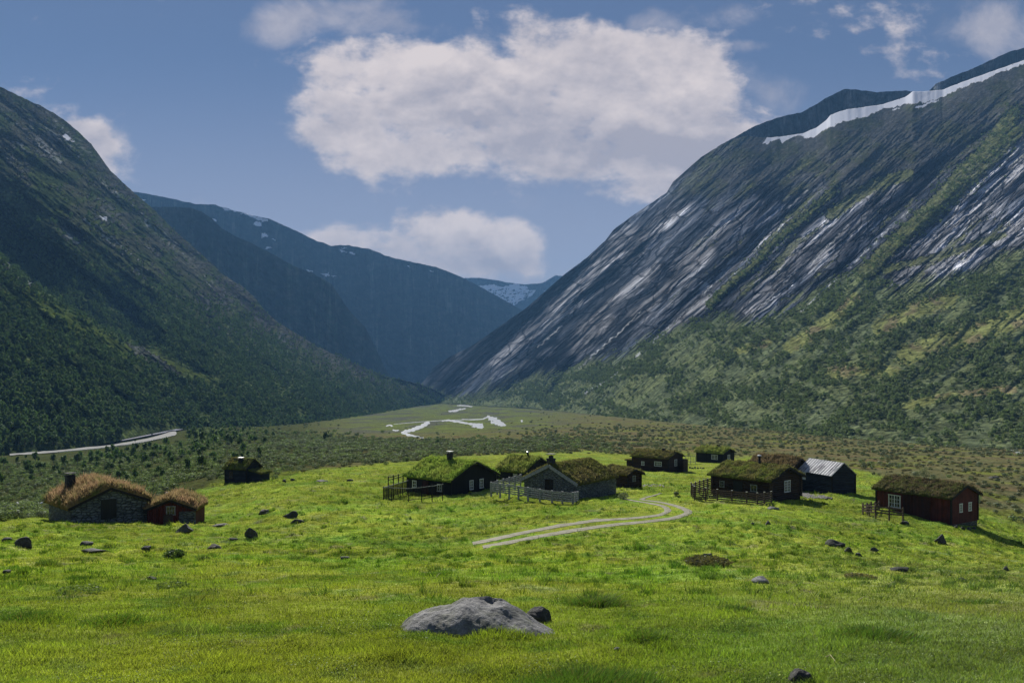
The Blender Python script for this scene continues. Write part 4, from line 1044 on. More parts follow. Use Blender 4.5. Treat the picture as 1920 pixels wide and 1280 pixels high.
def turf_roof(root, L, W, h, rise, over, mat, seed, blades=1500, bl=0.28, thick=0.26, lump=0.16, dens_lean=0.5):
    """deck with barge boards, and a lumpy turf blanket with standing grass"""
    hw = W / 2 + over; hl = L / 2 + over * 0.8
    slope = rise / (W / 2); ze = h - over * slope
    # deck and barge boards
    mb = MB()
    for s in (-1, 1):
        V = [(-hl, 0, h + rise + .01), (hl, 0, h + rise + .01), (hl, s * hw, ze + .01), (-hl, s * hw, ze + .01)]
        V += [(x, y, z + 0.07) for x, y, z in V]
        f = [(0, 1, 2, 3), (7, 6, 5, 4), (0, 4, 5, 1), (1, 5, 6, 2), (2, 6, 7, 3), (3, 7, 4, 0)]
        if s < 0: f = [tuple(reversed(q)) for q in f]
        mb.add(V, f)
    roof = mb.build("roof", M['darkwood'], root)
    for sx in (-1, 1):
        b = MB()
        for s in (-1, 1):
            b.bar((sx * (hl + 0.03), 0, h + rise + 0.06), (sx * (hl + 0.03), s * (hw + 0.02), ze + 0.06), 0.05, 0.20)
        b.build("barge_board", M['darkwood'], roof)
    # turf
    nu, nv = max(20, int(hl * 2 / 0.16)), max(24, int(hw * 2 / 0.16))
    u = np.linspace(-hl + 0.02, hl - 0.02, nu); v = np.linspace(-1, 1, nv)
    U, Vv = np.meshgrid(u, v)
    y = Vv * (hw + 0.05)
    zd = h + rise - np.abs(y) * slope + 0.085
    zd = np.minimum(zd, h + rise - 0.08 * rise + 0.05)            # rounded ridge
    edge = np.minimum(sstep(hl - np.abs(U), -0.05, 0.35), sstep(1 - np.abs(Vv), -0.01, 0.12))
    t = thick * (0.45 + 0.55 * edge) + lump * (fbm(U / 0.9, y / 0.9, seed, 4) * 1.6 + 0.15)
    zt = zd + np.maximum(t, 0.06)
    y2 = y + 0.07 * fbm(U / 0.5, y / 0.5, seed + 4, 3)
    top = np.stack([U, y2, zt], -1).reshape(-1, 3)
    bot = np.stack([U, y2, zd - 0.03 - 0.10 * (1 - edge) * (0.6 + fbm(U / 0.4, y / 0.4, seed + 5, 2))], -1).reshape(-1, 3)
    ft = grid_faces(nv, nu); fb = ft[:, ::-1] + nu * nv
    ring = np.concatenate([np.arange(nu), np.arange(1, nv) * nu + nu - 1, (nv - 1) * nu + np.arange(nu - 2, -1, -1), np.arange(nv - 2, 0, -1) * nu])
    r2 = np.roll(ring, -1); fr = np.stack([ring, ring + nu * nv, r2 + nu * nv, r2], 1)
    tf = np_mesh("turf", np.vstack([top, bot]), np.vstack([ft, fb, fr]), mat, parent=roof)
    # standing grass and moss on the turf
    n = blades
    bi = rng.integers(0, nu * nv, n); P = top[bi] + np.stack([rng.uniform(-.1, .1, n), rng.uniform(-.1, .1, n), np.zeros(n)], 1)
    hh = bl * rng.uniform(0.35, 1.2, n) * (0.7 + 0.9 * sstep(fbm(P[:, 0] / .8, P[:, 1] / .8, seed + 11, 3) * 1.6, -.2, .7))
    vv, ff, cc = blade_arrays(P, hh, np.full(n, 0.075) * rng.uniform(.6, 1.4, n), np.full(n, dens_lean) * rng.uniform(.2, 1.6, n), np.ones((n, 3)), 1)
    g = np_mesh("grass_tufts", vv, ff, mat, parent=tf); g['kind'] = 'stuff'
    return roof, tf
def window(root, side, u, z, w, h, nx, ny, half, L, W, frame='white', pane='glass', proud=0.05, name="window"):
    """side: F (-y long wall), B (+y), R (+x gable), L (-x gable); u along the wall from its centre"""
    Mx = {'F': Matrix.Translation((0, -W / 2, 0)), 'B': Matrix.Translation((0, W / 2, 0)) @ Matrix.Rotation(math.pi, 4, 'Z'),
          'R': Matrix.Translation((L / 2, 0, 0)) @ Matrix.Rotation(math.pi / 2, 4, 'Z'), 'L': Matrix.Translation((-L / 2, 0, 0)) @ Matrix.Rotation(-math.pi / 2, 4, 'Z')}[side]
    fw = 0.085 if frame == 'white' else 0.07
    mb = MB(); x0, x1, z0, z1 = u - w / 2, u + w / 2, z, z + h
    mb.box(x0 - .02, x0 + fw, -proud, 0.02, z0, z1, Mx); mb.box(x1 - fw, x1 + .02, -proud, 0.02, z0, z1, Mx)
    mb.box(x0 - .05, x1 + .05, -proud - .02, 0.02, z0 - fw, z0, Mx); mb.box(x0 - .05, x1 + .05, -proud - .02, 0.02, z1, z1 + fw, Mx)
    for i in range(1, nx):
        xx = lerp(x0 + fw, x1 - fw, i / nx); wv = 0.022 if not (nx == 4 and i == 2) else 0.05
        mb.box(xx - wv, xx + wv, -proud + .012, -0.006, z0, z1, Mx)
    for j in range(1, ny):
        zz = lerp(z0, z1, j / ny); mb.box(x0 + fw, x1 - fw, -proud + .014, -0.008, zz - .02, zz + .02, Mx)
    f = mb.build(name, M[frame], root)
    p = MB(); p.box(x0 + fw, x1 - fw, -0.018, -0.003, z0, z1, Mx); p.build("pane", M[pane], f)
    return f
def door(root, side, u, z, w, h, L, W, mat='darkwood', label=None):
    Mx = {'F': Matrix.Translation((0, -W / 2, 0)), 'R': Matrix.Translation((L / 2, 0, 0)) @ Matrix.Rotation(math.pi / 2, 4, 'Z'), 'L': Matrix.Translation((-L / 2, 0, 0)) @ Matrix.Rotation(-math.pi / 2, 4, 'Z')}[side]
    mb = MB(); nb = 5
    for i in range(nb): mb.box(u - w / 2 + i * w / nb + .006, u - w / 2 + (i + 1) * w / nb - .006, -0.055, 0.01, z, z + h, Mx)
    mb.box(u - w / 2 - .09, u - w / 2, -0.08, .01, z, z + h + .09, Mx); mb.box(u + w / 2, u + w / 2 + .09, -0.08, .01, z, z + h + .09, Mx); mb.box(u - w / 2, u + w / 2, -0.078, .01, z + h + 0.001, z + h + .1, Mx)
    return mb.build("door", M[mat], root)
def chimney(roof, x, y, z0, z1, w, mat, cap=True, capmat='cap', taper=0.85, pot=False):
    mb = MB(); a = w / 2; b = a * taper
    V = [(x - a, y - a, z0), (x + a, y - a, z0), (x + a, y + a, z0), (x - a, y + a, z0), (x - b, y - b, z1), (x + b, y - b, z1), (x + b, y + b, z1), (x - b, y + b, z1)]
    mb.add(V, [(3, 2, 1, 0), (4, 5, 6, 7), (0, 1, 5, 4), (1, 2, 6, 5), (2, 3, 7, 6), (3, 0, 4, 7)])
    mb.box(x - b - .05, x + b + .05, y - b - .05, y + b + .05, z1 - 0.16, z1 - 0.05)
    if pot: mb.box(x - b * .55, x + b * .55, y - b * .55, y + b * .55, z1 + .001, z1 + .28)
    c = mb.build("chimney", M[mat], roof)
    if cap:
        zc = z1 + (0.30 if pot else 0.0)
        k = MB(); k.box(x - b - .1, x + b + .1, y - b - .1, y + b + .1, zc + .14, zc + .19)
        for sx in (-1, 1):
            for sy in (-1, 1): k.box(x + sx * b * .7 - .02, x + sx * b * .7 + .02, y + sy * b * .7 - .02, y + sy * b * .7 + .02, zc + .002, zc + .139)
        k.build("cap", M[capmat], c)
    return c
def flue(roof, x, y, z0, z1, r, mat='soot', capmat='cap'):
    mb = MB(); mb.tube([(x, y, z0), (x, y, z1)], [r, r], 12); c = mb.build("chimney", M[mat], roof)
    k = MB(); k.tube([(x, y, z1 + .05), (x, y, z1 + .12), (x, y, z1 + .2)], [r * 1.7, r * 1.5, r * .3], 12); k.build("cap", M[capmat], c)
    return c
def cabin(name, label, near, left, right, Y1, gable, apex, base, over=0.35, wallmat='logbrown', turf=None, L=None, thick=.26, seed=1, blades=1500, bl=0.28, found=None, metal=False, corner=True, maxL=None, group=None, logends=False, lump=0.16, lean=.5, Wfix=None):
    n, al, ar, ll, lr = solve(near, left, right, Y1)
    if ll is None: ll = L or 4.0
    if maxL: ll = min(ll, maxL) if gable == 'R' else ll; lr = min(lr, maxL) if gable == 'L' else lr
    dl = Vector((math.cos(al), math.sin(al))); dr = Vector((math.cos(ar), math.sin(ar)))
    c = n + dl * ll / 2 + dr * lr / 2
    if gable == 'R':   # ridge runs along the left direction; +x end faces the viewer's right
        ax = math.atan2(-dl.y, -dl.x); Lt, Wt = ll, lr
    else:              # ridge runs along the right direction; -x end is the visible gable
        ax = math.atan2(dr.y, dr.x); Lt, Wt = lr, ll
    if Wfix: Wt = Wfix
    Lw, Ww = Lt - over * 1.6, Wt - over * 2
    zbase = (HY - base) / F * (Y1 + 0.5); zeave = (HY - near[1]) / F * Y1
    gm_ = n + (dr * lr / 2 if gable == 'R' else dl * ll / 2)
    zap = (HY - apex[1]) / F * gm_.y
    tk = 0.24 if not metal else 0.05
    rise_t = (zap - tk) - (zeave - tk * 0.4)
    slope = rise_t / (Wt / 2)
    he = zeave - zbase - tk * 0.4                 # roof edge height
    h = he + slope * over; rise = slope * (Ww / 2)
    h = max(h, 1.0)
    root = empty(name, (c.x, c.y, zbase), ax)
    tag(root, label, "cabin", group)
    mb = MB(); gable_wall(mb, Lw, Ww, h, rise, -0.25 if found else -1.6)
    wall = mb.build("wall", M[wallmat], root)
    if logends:
        cb = MB()
        for sx in (-1, 1):
            for sy in (-1, 1):
                z = 0.05; cb = MB()
                while z < h - 0.1:
                    cb.tube([(sx * (Lw / 2 - .02), sy * Ww / 2, z + .1), (sx * (Lw / 2 + 0.22), sy * Ww / 2, z + .1)], [.1, .1], 8)
                    cb.tube([(sx * Lw / 2, sy * (Ww / 2 - .02), z + .2), (sx * Lw / 2, sy * (Ww / 2 + 0.22), z + .2)], [.1, .1], 8); z += 0.238
                cb.build("notched_corner", M['brownwood'], wall)
    elif corner:
        cb = MB()
        for sx in (-1, 1):
            for sy in (-1, 1):
                cb = MB(); cb.box(sx * Lw / 2 - .07, sx * Lw / 2 + .07, sy * Ww / 2 - .07, sy * Ww / 2 + .07, -0.2 if found else -1.5, h - .04)
                cb.build("corner_board", M['darkwood'], wall)
    if found:
        fb = MB(); a, b = Lw / 2 - .04, Ww / 2 - .04
        nrm = 14; fb.box(-a, a, -b, b, -1.9, -0.251); fb.build("foundation", M[found], root)
    FOOT.append((c.x, c.y, min(Lt, Wt) / 2))
    if metal:
        hw = Ww / 2 + over; hl = Lw / 2 + over * .8; ze = h - over * slope
        mb = MB()
        for s in (-1, 1):
            V = [(-hl, 0, h + rise + .03), (hl, 0, h + rise + .03), (hl, s * hw, ze + .03), (-hl, s * hw, ze + .03)]; V += [(x, y, z + .05) for x, y, z in V]
            f = [(0, 1, 2, 3), (7, 6, 5, 4), (0, 4, 5, 1), (1, 5, 6, 2), (2, 6, 7, 3), (3, 7, 4, 0)]
            if s < 0: f = [tuple(reversed(q)) for q in f]
            mb.add(V, f)
        k = int(hl * 2 / 0.45)
        for i in range(k + 1):
            xx = -hl + .04 + i * (2 * hl - .08) / k
            for s in (-1, 1): mb.bar((xx, s * .02, h + rise + .09), (xx, s * hw, ze + .09), .05, .03)
        roof = mb.build("roof", M['metalroof'], root)
    else:
        roof, tf = turf_roof(root, Lw, Ww, h, rise, over, turf, seed, blades, bl, thick=thick, lump=lump, dens_lean=lean)
    return dict(root=root, wall=wall, roof=roof, L=Lw, W=Ww, h=h, rise=rise, z=zbase, top=h + rise, c=c, ax=ax)
def local_z(b, y): return b['h'] + b['rise'] * (1 - abs(y) / (b['W'] / 2))
T_green = mat_turf("turf_bright_green", [(0.270, 0.390, 0.060), (0.330, 0.400, 0.080), (0.190, 0.300, 0.050)])
T_green2 = mat_turf("turf_yellow_green", [(0.250, 0.310, 0.065), (0.280, 0.300, 0.080), (0.160, 0.220, 0.045)])
T_brown = mat_turf("turf_brown_green", [(0.210, 0.185, 0.070), (0.160, 0.170, 0.045), (0.110, 0.100, 0.050)])
T_orange = mat_turf("turf_rust_orange", [(0.440, 0.290, 0.170), (0.340, 0.250, 0.125), (0.200, 0.210, 0.070)], 0.3, 3.0)
T_moss = mat_turf("turf_moss_patchy", [(0.180, 0.225, 0.044), (0.210, 0.195, 0.068), (0.100, 0.110, 0.050)], 0.6, 9.0)
T_dull = mat_turf("turf_dull_mixed", [(0.130, 0.135, 0.052), (0.155, 0.125, 0.070), (0.110, 0.145, 0.038)], 0.7, 17.0)
T_tan = mat_turf("turf_straw_brown", [(0.260, 0.190, 0.105), (0.200, 0.160, 0.080), (0.140, 0.120, 0.06)], 0.6, 5.0)

# far left stone hut with rust coloured roof
b = cabin("stone_hut", "low dry stone hut with rust-orange grassy roof and dark doorway", (128, 955), (84, 935), (284, 937), 66, 'R', (207, 912), 977, 0.25, 'stonewall', T_orange, seed=11, blades=9000, bl=0.5, corner=False, lump=.2, thick=.5, maxL=8.5)
door(b['root'], 'R', -0.15, -0.1, 1.05, 1.55, b['L'], b['W'], 'soot')
chimney(b['roof'], -b['L'] * .22, -b['W'] * .30, local_z(b, b['W'] * .3) - .1, b['top'] + 1.0, 0.75, 'chimstone', True, 'chimstone', .85)
b = cabin("red_hut", "small dull red hut with rusty grass roof, right of the stone hut", (270, 957), None, (368, 955), 70, 'R', (318, 935), 979, 0.22, 'redboard', T_orange, L=4.0, seed=12, blades=3500, bl=0.4, corner=False, lump=.14, thick=.38)
window(b['root'], 'R', 0.0, 0.72, 0.75, 0.66, 3, 2, 0, b['L'], b['W'], 'greywood')
mb = MB(); mb.box(b['L'] / 2 - .3, b['L'] / 2 + .10, b['W'] * .18, b['W'] / 2 + .05, -.8, 0.95); mb.build("stone_corner", M['stonewall'], b['root'])
door(b['root'], 'R', -0.2, -0.35, 0.62, 0.98, b['L'], b['W'], 'brownwood')
flue(b['roof'], -.4, -b['W'] * .25, local_z(b, b['W'] * .25), b['top'] + .35, .08)

# blue shed on the slope
b = cabin("blue_black_shed", "blue-black boarded shed with mossy roof standing alone before the thickets", (462, 880), (417, 876.5), (492, 873), 118, 'R', (476, 859), 904, 0.3, 'greyboard', T_moss, seed=13, blades=1600, bl=0.2, found='foundation')
chimney(b['roof'], 0.4, -b['W'] * .28, local_z(b, b['W'] * .3) - .1, b['top'] + .25, .62, 'soot', True, 'cap')
window(b['root'], 'F', -b['L'] * .22, .55, .55, .9, 2, 2, 0, b['L'], b['W'], 'brownwood')
mb = MB(); la, lb = b['L'] / 2 + .003, b['W'] / 2
V = [(la, -lb * .7, -1.3), (la + 2.0, -lb * .7, -1.3), (la + 2.0, lb * .8, -1.3), (la, lb * .8, -1.3), (la, -lb * .7, 1.75), (la + 2.0, -lb * .7, 1.35), (la + 2.0, lb * .8, 1.35), (la, lb * .8, 1.75)]
mb.add(V, [(3, 2, 1, 0), (4, 5, 6, 7), (0, 1, 5, 4), (1, 2, 6, 5), (2, 3, 7, 6), (3, 0, 4, 7)]); lt = mb.build("lean_to", M['greyboard'], b['root'])
xs, ys = np.meshgrid(np.linspace(la + .02, la + 2.3, 26), np.linspace(-lb * .8, lb * .9, 26))
zt = 1.86 - (xs - la) * .2 + .16 * (fbm(xs / .6, ys / .6, 55, 3) + .5)
top = np.stack([xs, ys, zt], -1).reshape(-1, 3); bot = np.stack([xs, ys, 1.80 - (xs - la) * .2 - .1 + 0 * xs], -1).reshape(-1, 3)
ring = np.concatenate([np.arange(26), np.arange(1, 26) * 26 + 25, 25 * 26 + np.arange(24, -1, -1), np.arange(24, 0, -1) * 26]); r2 = np.roll(ring, -1)
np_mesh("turf", np.vstack([top, bot]), np.vstack([grid_faces(26, 26), grid_faces(26, 26)[:, ::-1] + 676, np.stack([ring, ring + 676, r2 + 676, r2], 1)]), T_moss, parent=lt)

# main black cabin
b = cabin("black_cabin", "largest black boarded cabin with bright green shaggy roof and tall black chimney", (846, 903), (755, 886), (938, 884), 95, 'R', (903, 864), 931, 0.45, 'logblack', T_green, seed=14, blades=9000, bl=0.32, lump=.18)
for u in (-.85, .95): window(b['root'], 'R', u + .3, .55, .62, 1.0, 2, 3, 0, b['L'], b['W'])
window(b['root'], 'F', -b['L'] * .33, 0.55, .7, .75, 2, 2, 0, b['L'], b['W']); window(b['root'], 'F', b['L'] * .24, 0.5, .75, .75, 2, 2, 0, b['L'], b['W'])
door(b['root'], 'F', -.6, -.15, .95, 1.55, b['L'], b['W'], 'redbrown')
chimney(b['roof'], b['L'] * .02, -b['W'] * .06, b['top'] - .5, b['top'] + 1.05, .55, 'soot', True, 'cap', .95)
chimney(b['roof'], -b['L'] * .40, b['W'] * .30, local_z(b, b['W'] * .3), b['top'] + .55, .5, 'chimstone', False)
# cabin behind it
b = cabin("dark_cabin", "dark cabin with yellow-green roof half hidden behind the black cabin and stone barn", (984, 886), (924, 875), (1042, 866), 109, 'R', (1027, 857), 908, 0.45, 'logblack', T_green2, seed=15, blades=5000, bl=0.38, lump=.2)
window(b['root'], 'F', b['L'] * .17, .45, .62, .8, 2, 3, 0, b['L'], b['W'])
flue(b['roof'], b['L'] * .1, 0.1, b['top'], b['top'] + .75, .14)
# stone barn
b = cabin("stone_barn", "grey stone barn with brown-green turf roof behind the grey paddock fence", (1083, 908), (978, 894), (1160, 887), 84, 'L', (1030, 869), 936, 0.22, 'stonewall', T_brown, seed=16, blades=5200, bl=0.2, corner=False, lump=.12)
door(b['root'], 'L', -.1, .0, .85, 1.75, b['L'], b['W'], 'darkwood')
bb = MB()
for s in (-1, 1): bb.bar((-b['L'] / 2 - .24, 0, b['top'] + .02), (-b['L'] / 2 - .24, s * (b['W'] / 2 + .25), b['h'] - .1), .05, .34)
bb.build("gable_board", M['greywood'], b['roof'])
chimney(b['roof'], -b['L'] * .42, .3, b['top'] - .3, b['top'] + .75, .75, 'chimstone', True, 'soot', .9, True)
# small log store
b = cabin("log_store", "tiny dark log store with flat turf roof against the right end of the stone barn", (1176, 891), (1128, 880), (1209, 887), 97, 'R', (1192, 878), 917, 0.35, 'logbrown', T_brown, seed=17, blades=1600, bl=0.16, found='foundation')
window(b['root'], 'R', -.1, .95, .42, .6, 2, 2, 0, b['L'], b['W'], 'greywood')
# far cabins
b = cabin("brown_cabin", "low dark brown cabin with tangled turf roof, left of the farthest black cabin", (1254, 860), (1181, 856.5), (1284, 857), 152, 'R', (1267, 847), 883, 0.4, 'logbrown', T_brown, seed=18, blades=2600, bl=0.4, lump=.28)
window(b['root'], 'R', .1, .8, .95, 1.1, 3, 3, 0, b['L'], b['W'])
window(b['root'], 'F', b['L'] * .22, .85, 1.5, .75, 4, 2, 0, b['L'], b['W']); window(b['root'], 'F', -b['L'] * .2, .8, .6, .6, 2, 2, 0, b['L'], b['W'])
mb = MB(); mb.box(-b['L'] / 2 - 2.0, -b['L'] / 2 - .003, -b['W'] * .3, b['W'] * .3, -1, 1.3); an = mb.build("side_shed", M['logbrown'], b['root'])
mb = MB(); mb.box(-b['L'] / 2 - 2.25, -b['L'] / 2 - .005, -b['W'] * .36, b['W'] * .36, 1.301, 1.55); mb.build("shed_roof", M['rockmoss'] if False else T_brown, an)
mb = MB(); mb.box(b['L'] / 2 + .003, b['L'] / 2 + 1.2, b['W'] * .15, b['W'] * .5, -1, 1.9); mb.build("porch_box", M['logbrown'], b['root'])
chimney(b['roof'], b['L'] * .18, 0, b['top'] - .3, b['top'] + .8, .6, 'chimstone', False)
b = cabin("black_lodge", "farthest small black cabin with bushy green roof and two white windows", (1357, 851), (1301, 847.5), (1381, 849), 187, 'R', (1367, 840.5), 868, 0.5, 'logblack', T_green2, seed=19, blades=2600, bl=0.6, lump=.4)
window(b['root'], 'F', b['L'] * .18, .75, 1.6, .95, 4, 3, 0, b['L'], b['W']); window(b['root'], 'R', 0, .75, .95, .95, 3, 3, 0, b['L'], b['W'])
chimney(b['roof'], b['L'] * .1, .2, b['top'] - .2, b['top'] + 1.0, .6, 'chimstone', False)
# log cabin with veranda
b = cabin("log_cabin", "dark brown log cabin with mossy roof, steel flue and big white gable window", (1447, 903), (1326, 887), (1511, 890), 87, 'R', (1481, 874), 941, 0.5, 'logbrown', T_moss, seed=20, blades=6000, bl=0.16, found='foundation', logends=True, lump=.2)
window(b['root'], 'R', .25, .85, 1.15, 1.15, 4, 4, 0, b['L'], b['W'])
window(b['root'], 'F', b['L'] * .22, .95, .8, .65, 2, 1, 0, b['L'], b['W'], 'greywood'); window(b['root'], 'F', -b['L'] * .33, 1.0, .6, .6, 2, 2, 0, b['L'], b['W'], 'greywood')
door(b['root'], 'F', -b['L'] * .05, 0, 1.0, 1.75, b['L'], b['W'], 'soot')
flue(b['roof'], b['L'] * .05, .1, b['top'], b['top'] + 1.05, .15, 'greyboard', 'cap')
LOG = b
b = cabin("rear_cabin", "cabin showing only its straw-brown turf roof above the ridge of the log cabin", (1494, 876), (1408, 866), (1512, 872), 101, 'R', (1500, 857.5), 915, 0.4, 'logbrown', T_tan, seed=21, blades=3600, bl=0.3, lump=.16, Wfix=4.0)
# metal roofed shed
b = cabin("metal_roofed_shed", "black boarded shed with pale streaked sheet metal roof", (1559, 893), (1494, 878), (1607, 888), 96, 'R', (1582, 868), 925, 0.15, 'greyboard', None, seed=22, found='foundation', metal=True)
window(b['root'], 'F', -b['L'] * .36, 1.25, 1.0, .75, 1, 1, 0, b['L'], b['W'], 'white', 'white')
# red cabin
b = cabin("red_cabin", "dark red boarded cabin with weedy turf roof, nearest the right edge", (1785, 935), (1635, 912), (1842, 922), 81, 'R', (1812, 907), 979, 0.35, 'redboard', T_dull, seed=23, blades=8000, bl=0.2, found='foundation', lump=.2)
for u in (-.75, .95): window(b['root'], 'R', u, .95, .5, .75, 2, 3, 0, b['L'], b['W'])
window(b['root'], 'F', -b['L'] * .24, .75, 1.35, 1.2, 4, 3, 0, b['L'], b['W']); window(b['root'], 'F', b['L'] * .2, 1.1, .4, .55, 2, 2, 0, b['L'], b['W'])
mb = MB()
mb.box(-b['L'] * .12, b['L'] * .24, -b['W'] / 2 - .09, -b['W'] / 2 - .003, -.9, b['h'] - .25); mb.build("batten_panel", M['redbrown'], b['root'])
RED = b

# ------------------------------------------------------------------ fences
def fence(label, pts, hgt, rails, mat, spacing=1.6, railw=.11, post=.13, caps=False, balus=0, name="fence", skipdown=.5):
    """pts: (px, row, distance) along the foot of the fence"""
    W = [Vector(((p[0] - CX) / F * p[2], p[2], 0)) for p in pts]
    z = [(HY - p[1]) / F * p[2] for p in pts]
    for w, zz in zip(W, z): w.z = zz
    root = empty(name, W[0]); tag(root, label, "fence")
    inv = lambda v: v - W[0]
    for a, b_ in zip(W[:-1], W[1:]):
        n = max(1, round((b_ - a).length / spacing))
        for i in range(n + (1 if b_ is W[-1] else 0)):
            p = a.lerp(b_, i / n); mb = MB(); q = inv(p); j = random.Random(int(p.x * 977 + p.y * 31)).uniform(-.03, .05)
            mb.box(q.x - post / 2, q.x + post / 2, q.y - post / 2, q.y + post / 2, q.z - skipdown, q.z + hgt + .08 + j)
            po = mb.build("post", M[mat], root)
            if caps:
                c = MB(); c.box(q.x - post * .65, q.x + post * .65, q.y - post * .65, q.y + post * .65, q.z + hgt + .082 + j, q.z + hgt + .12 + j); c.build("cap", M['cap'], po)
        for i in range(n):
            p0 = inv(a.lerp(b_, i / n)); p1 = inv(a.lerp(b_, (i + 1) / n))
            d = (p1 - p0).normalized(); off = Vector((d.y, -d.x, 0)).normalized() * (post / 2 + .02) * (-1 if d.x < 0 else 1)
            rr = random.Random(i * 7 + int(abs(p0.x) * 100))
            for k, zf in enumerate(rails):
                mb = MB(); dz = rr.uniform(-.025, .025)
                mb.bar(p0 + off + Vector((0, 0, hgt * zf + dz)) - d * .06, p1 + off + Vector((0, 0, hgt * zf - dz)) + d * .04, .035, railw)
                mb.build("rail", M[mat if not (balus and k == 0) else 'greywood'], root)
            if balus:
                nn = int((p1 - p0).length / balus)
                for q in range(1, nn):
                    c = p0.lerp(p1, q / nn) + off; mb = MB(); mb.bar(c + Vector((0, 0, .05)), c + Vector((0, 0, hgt * .96)), .05, .04, (1, 0, 0)); mb.build("baluster", M[mat], root)
    return root
fence("weathered grey paddock fence of rough boards before the stone barn", [(976, 906, 92), (921, 922, 86), (990, 932, 82.5), (1035, 939, 80.5), (1074, 943, 79.5), (1083, 941, 82)], 1.0, (.16, .38, .60, .82, .98), 'greywood', 1.25, .12, .2)
fence("black slatted terrace railing with pale handrail beside the black cabin", [(764, 921, 98), (719, 935, 91), (766, 938, 88), (790, 936, 87.5), (830, 930, 89)], 1.35, (.98, .06), 'darkwood', 1.5, .06, .09, False, .16)
fence("dark brown railed veranda fence with pale post caps round the log cabin", [(1341, 914, 95), (1296, 928, 88), (1302, 936, 84.5), (1345, 941, 83.2), (1400, 946, 82), (1420, 949, 81.4), (1446, 945, 84)], 1.25, (.12, .29, .46, .63, .80, .97), 'brownwood', 1.5, .12, .12, True)
fence("short low dark plank fence at the left end of the red cabin", [(1648, 955, 86), (1618, 960, 82), (1642, 963, 79.5), (1693, 969, 77.5)], .85, (.2, .5, .85), 'brownwood', 1.3, .13, .12)
fence("small pale picket fence left of the farthest black cabin", [(1285, 866, 185), (1304, 867, 183)], 1.5, (.95, .1), 'greywood', 1.3, .1, .1, False, .35)
fence("plain rail fence on the terrace behind the black cabin", [(728, 905, 103), (756, 897, 108)], .75, (.5, .9), 'darkwood', 1.6, .1, .12)

# ------------------------------------------------------------------ rocks and clumps in the pasture
p = hit(914, 1188)
def big_boulder():
    s = p.y / F
    nu, nv = 150, 90
    U, Vv = np.meshgrid(np.linspace(-1, 1, nu), np.linspace(-1, 1, nv))
    prof = np.interp(U, [-1, -.96, -.85, -.62, -.42, -.28, -.05, .12, .38, .6, .8, .93, 1], [0, .30, .52, .72, .76, .93, 1.0, .96, .70, .45, .22, .08, 0])
    r = 0.45 + 0.55 * np.sqrt(np.clip(1 - U * U, 0, 1))
    front = np.clip(1 - np.abs(Vv) ** 2.2, 0, 1) ** 0.55
    z = prof * front * (0.30 + 0) 
    x = U * 0.88 + 0.04 * gnoise(Vv * 2, U * 2, 3)
    y = Vv * 0.50 * r - U * 0.16
    z = z * 1.45
    n = fbm(x * 3.2, y * 3.2, 301, 5, 0.55); rg = fbm((x * .8 + y * .6) * 9, (x * .6 - y * .8) * 2.2, 303, 4, .55, True)
    z = z + (0.036 * n + 0.018 * (rg - .3)) * front
    z = z - 0.05 * np.exp(-((x - y * 0.3 + .02)**2) / .012) * (Vv < .3) * front - 0.06 * np.exp(-((x - .16)**2 + (y + .24)**2) / .03)
    z = z - 0.13 - 0.07 * (U > .3) * (U - .3)
    V = np.stack([x, y, z], -1).reshape(-1, 3) * (172 * s / .92) * np.array([1.12, 1, 1.04])
    o = np_mesh("boulder", V, grid_faces(nv, nu), M['rockbig'])
    o.location = (p.x, p.y + .45, H(p.x, p.y + .45))
    tag(o, "large pale grey lichened boulder, biggest rock in the foreground grass", "rock")
big_boulder()
rock(1018, 1152, 66, 34, 5, "small dark rock leaning on the right end of the big foreground boulder", 'rock', 4)
rock(1502, 1268, 56, 38, 6, "mossy brown and black rock at the bottom edge of the picture", 'rockmoss', 4)
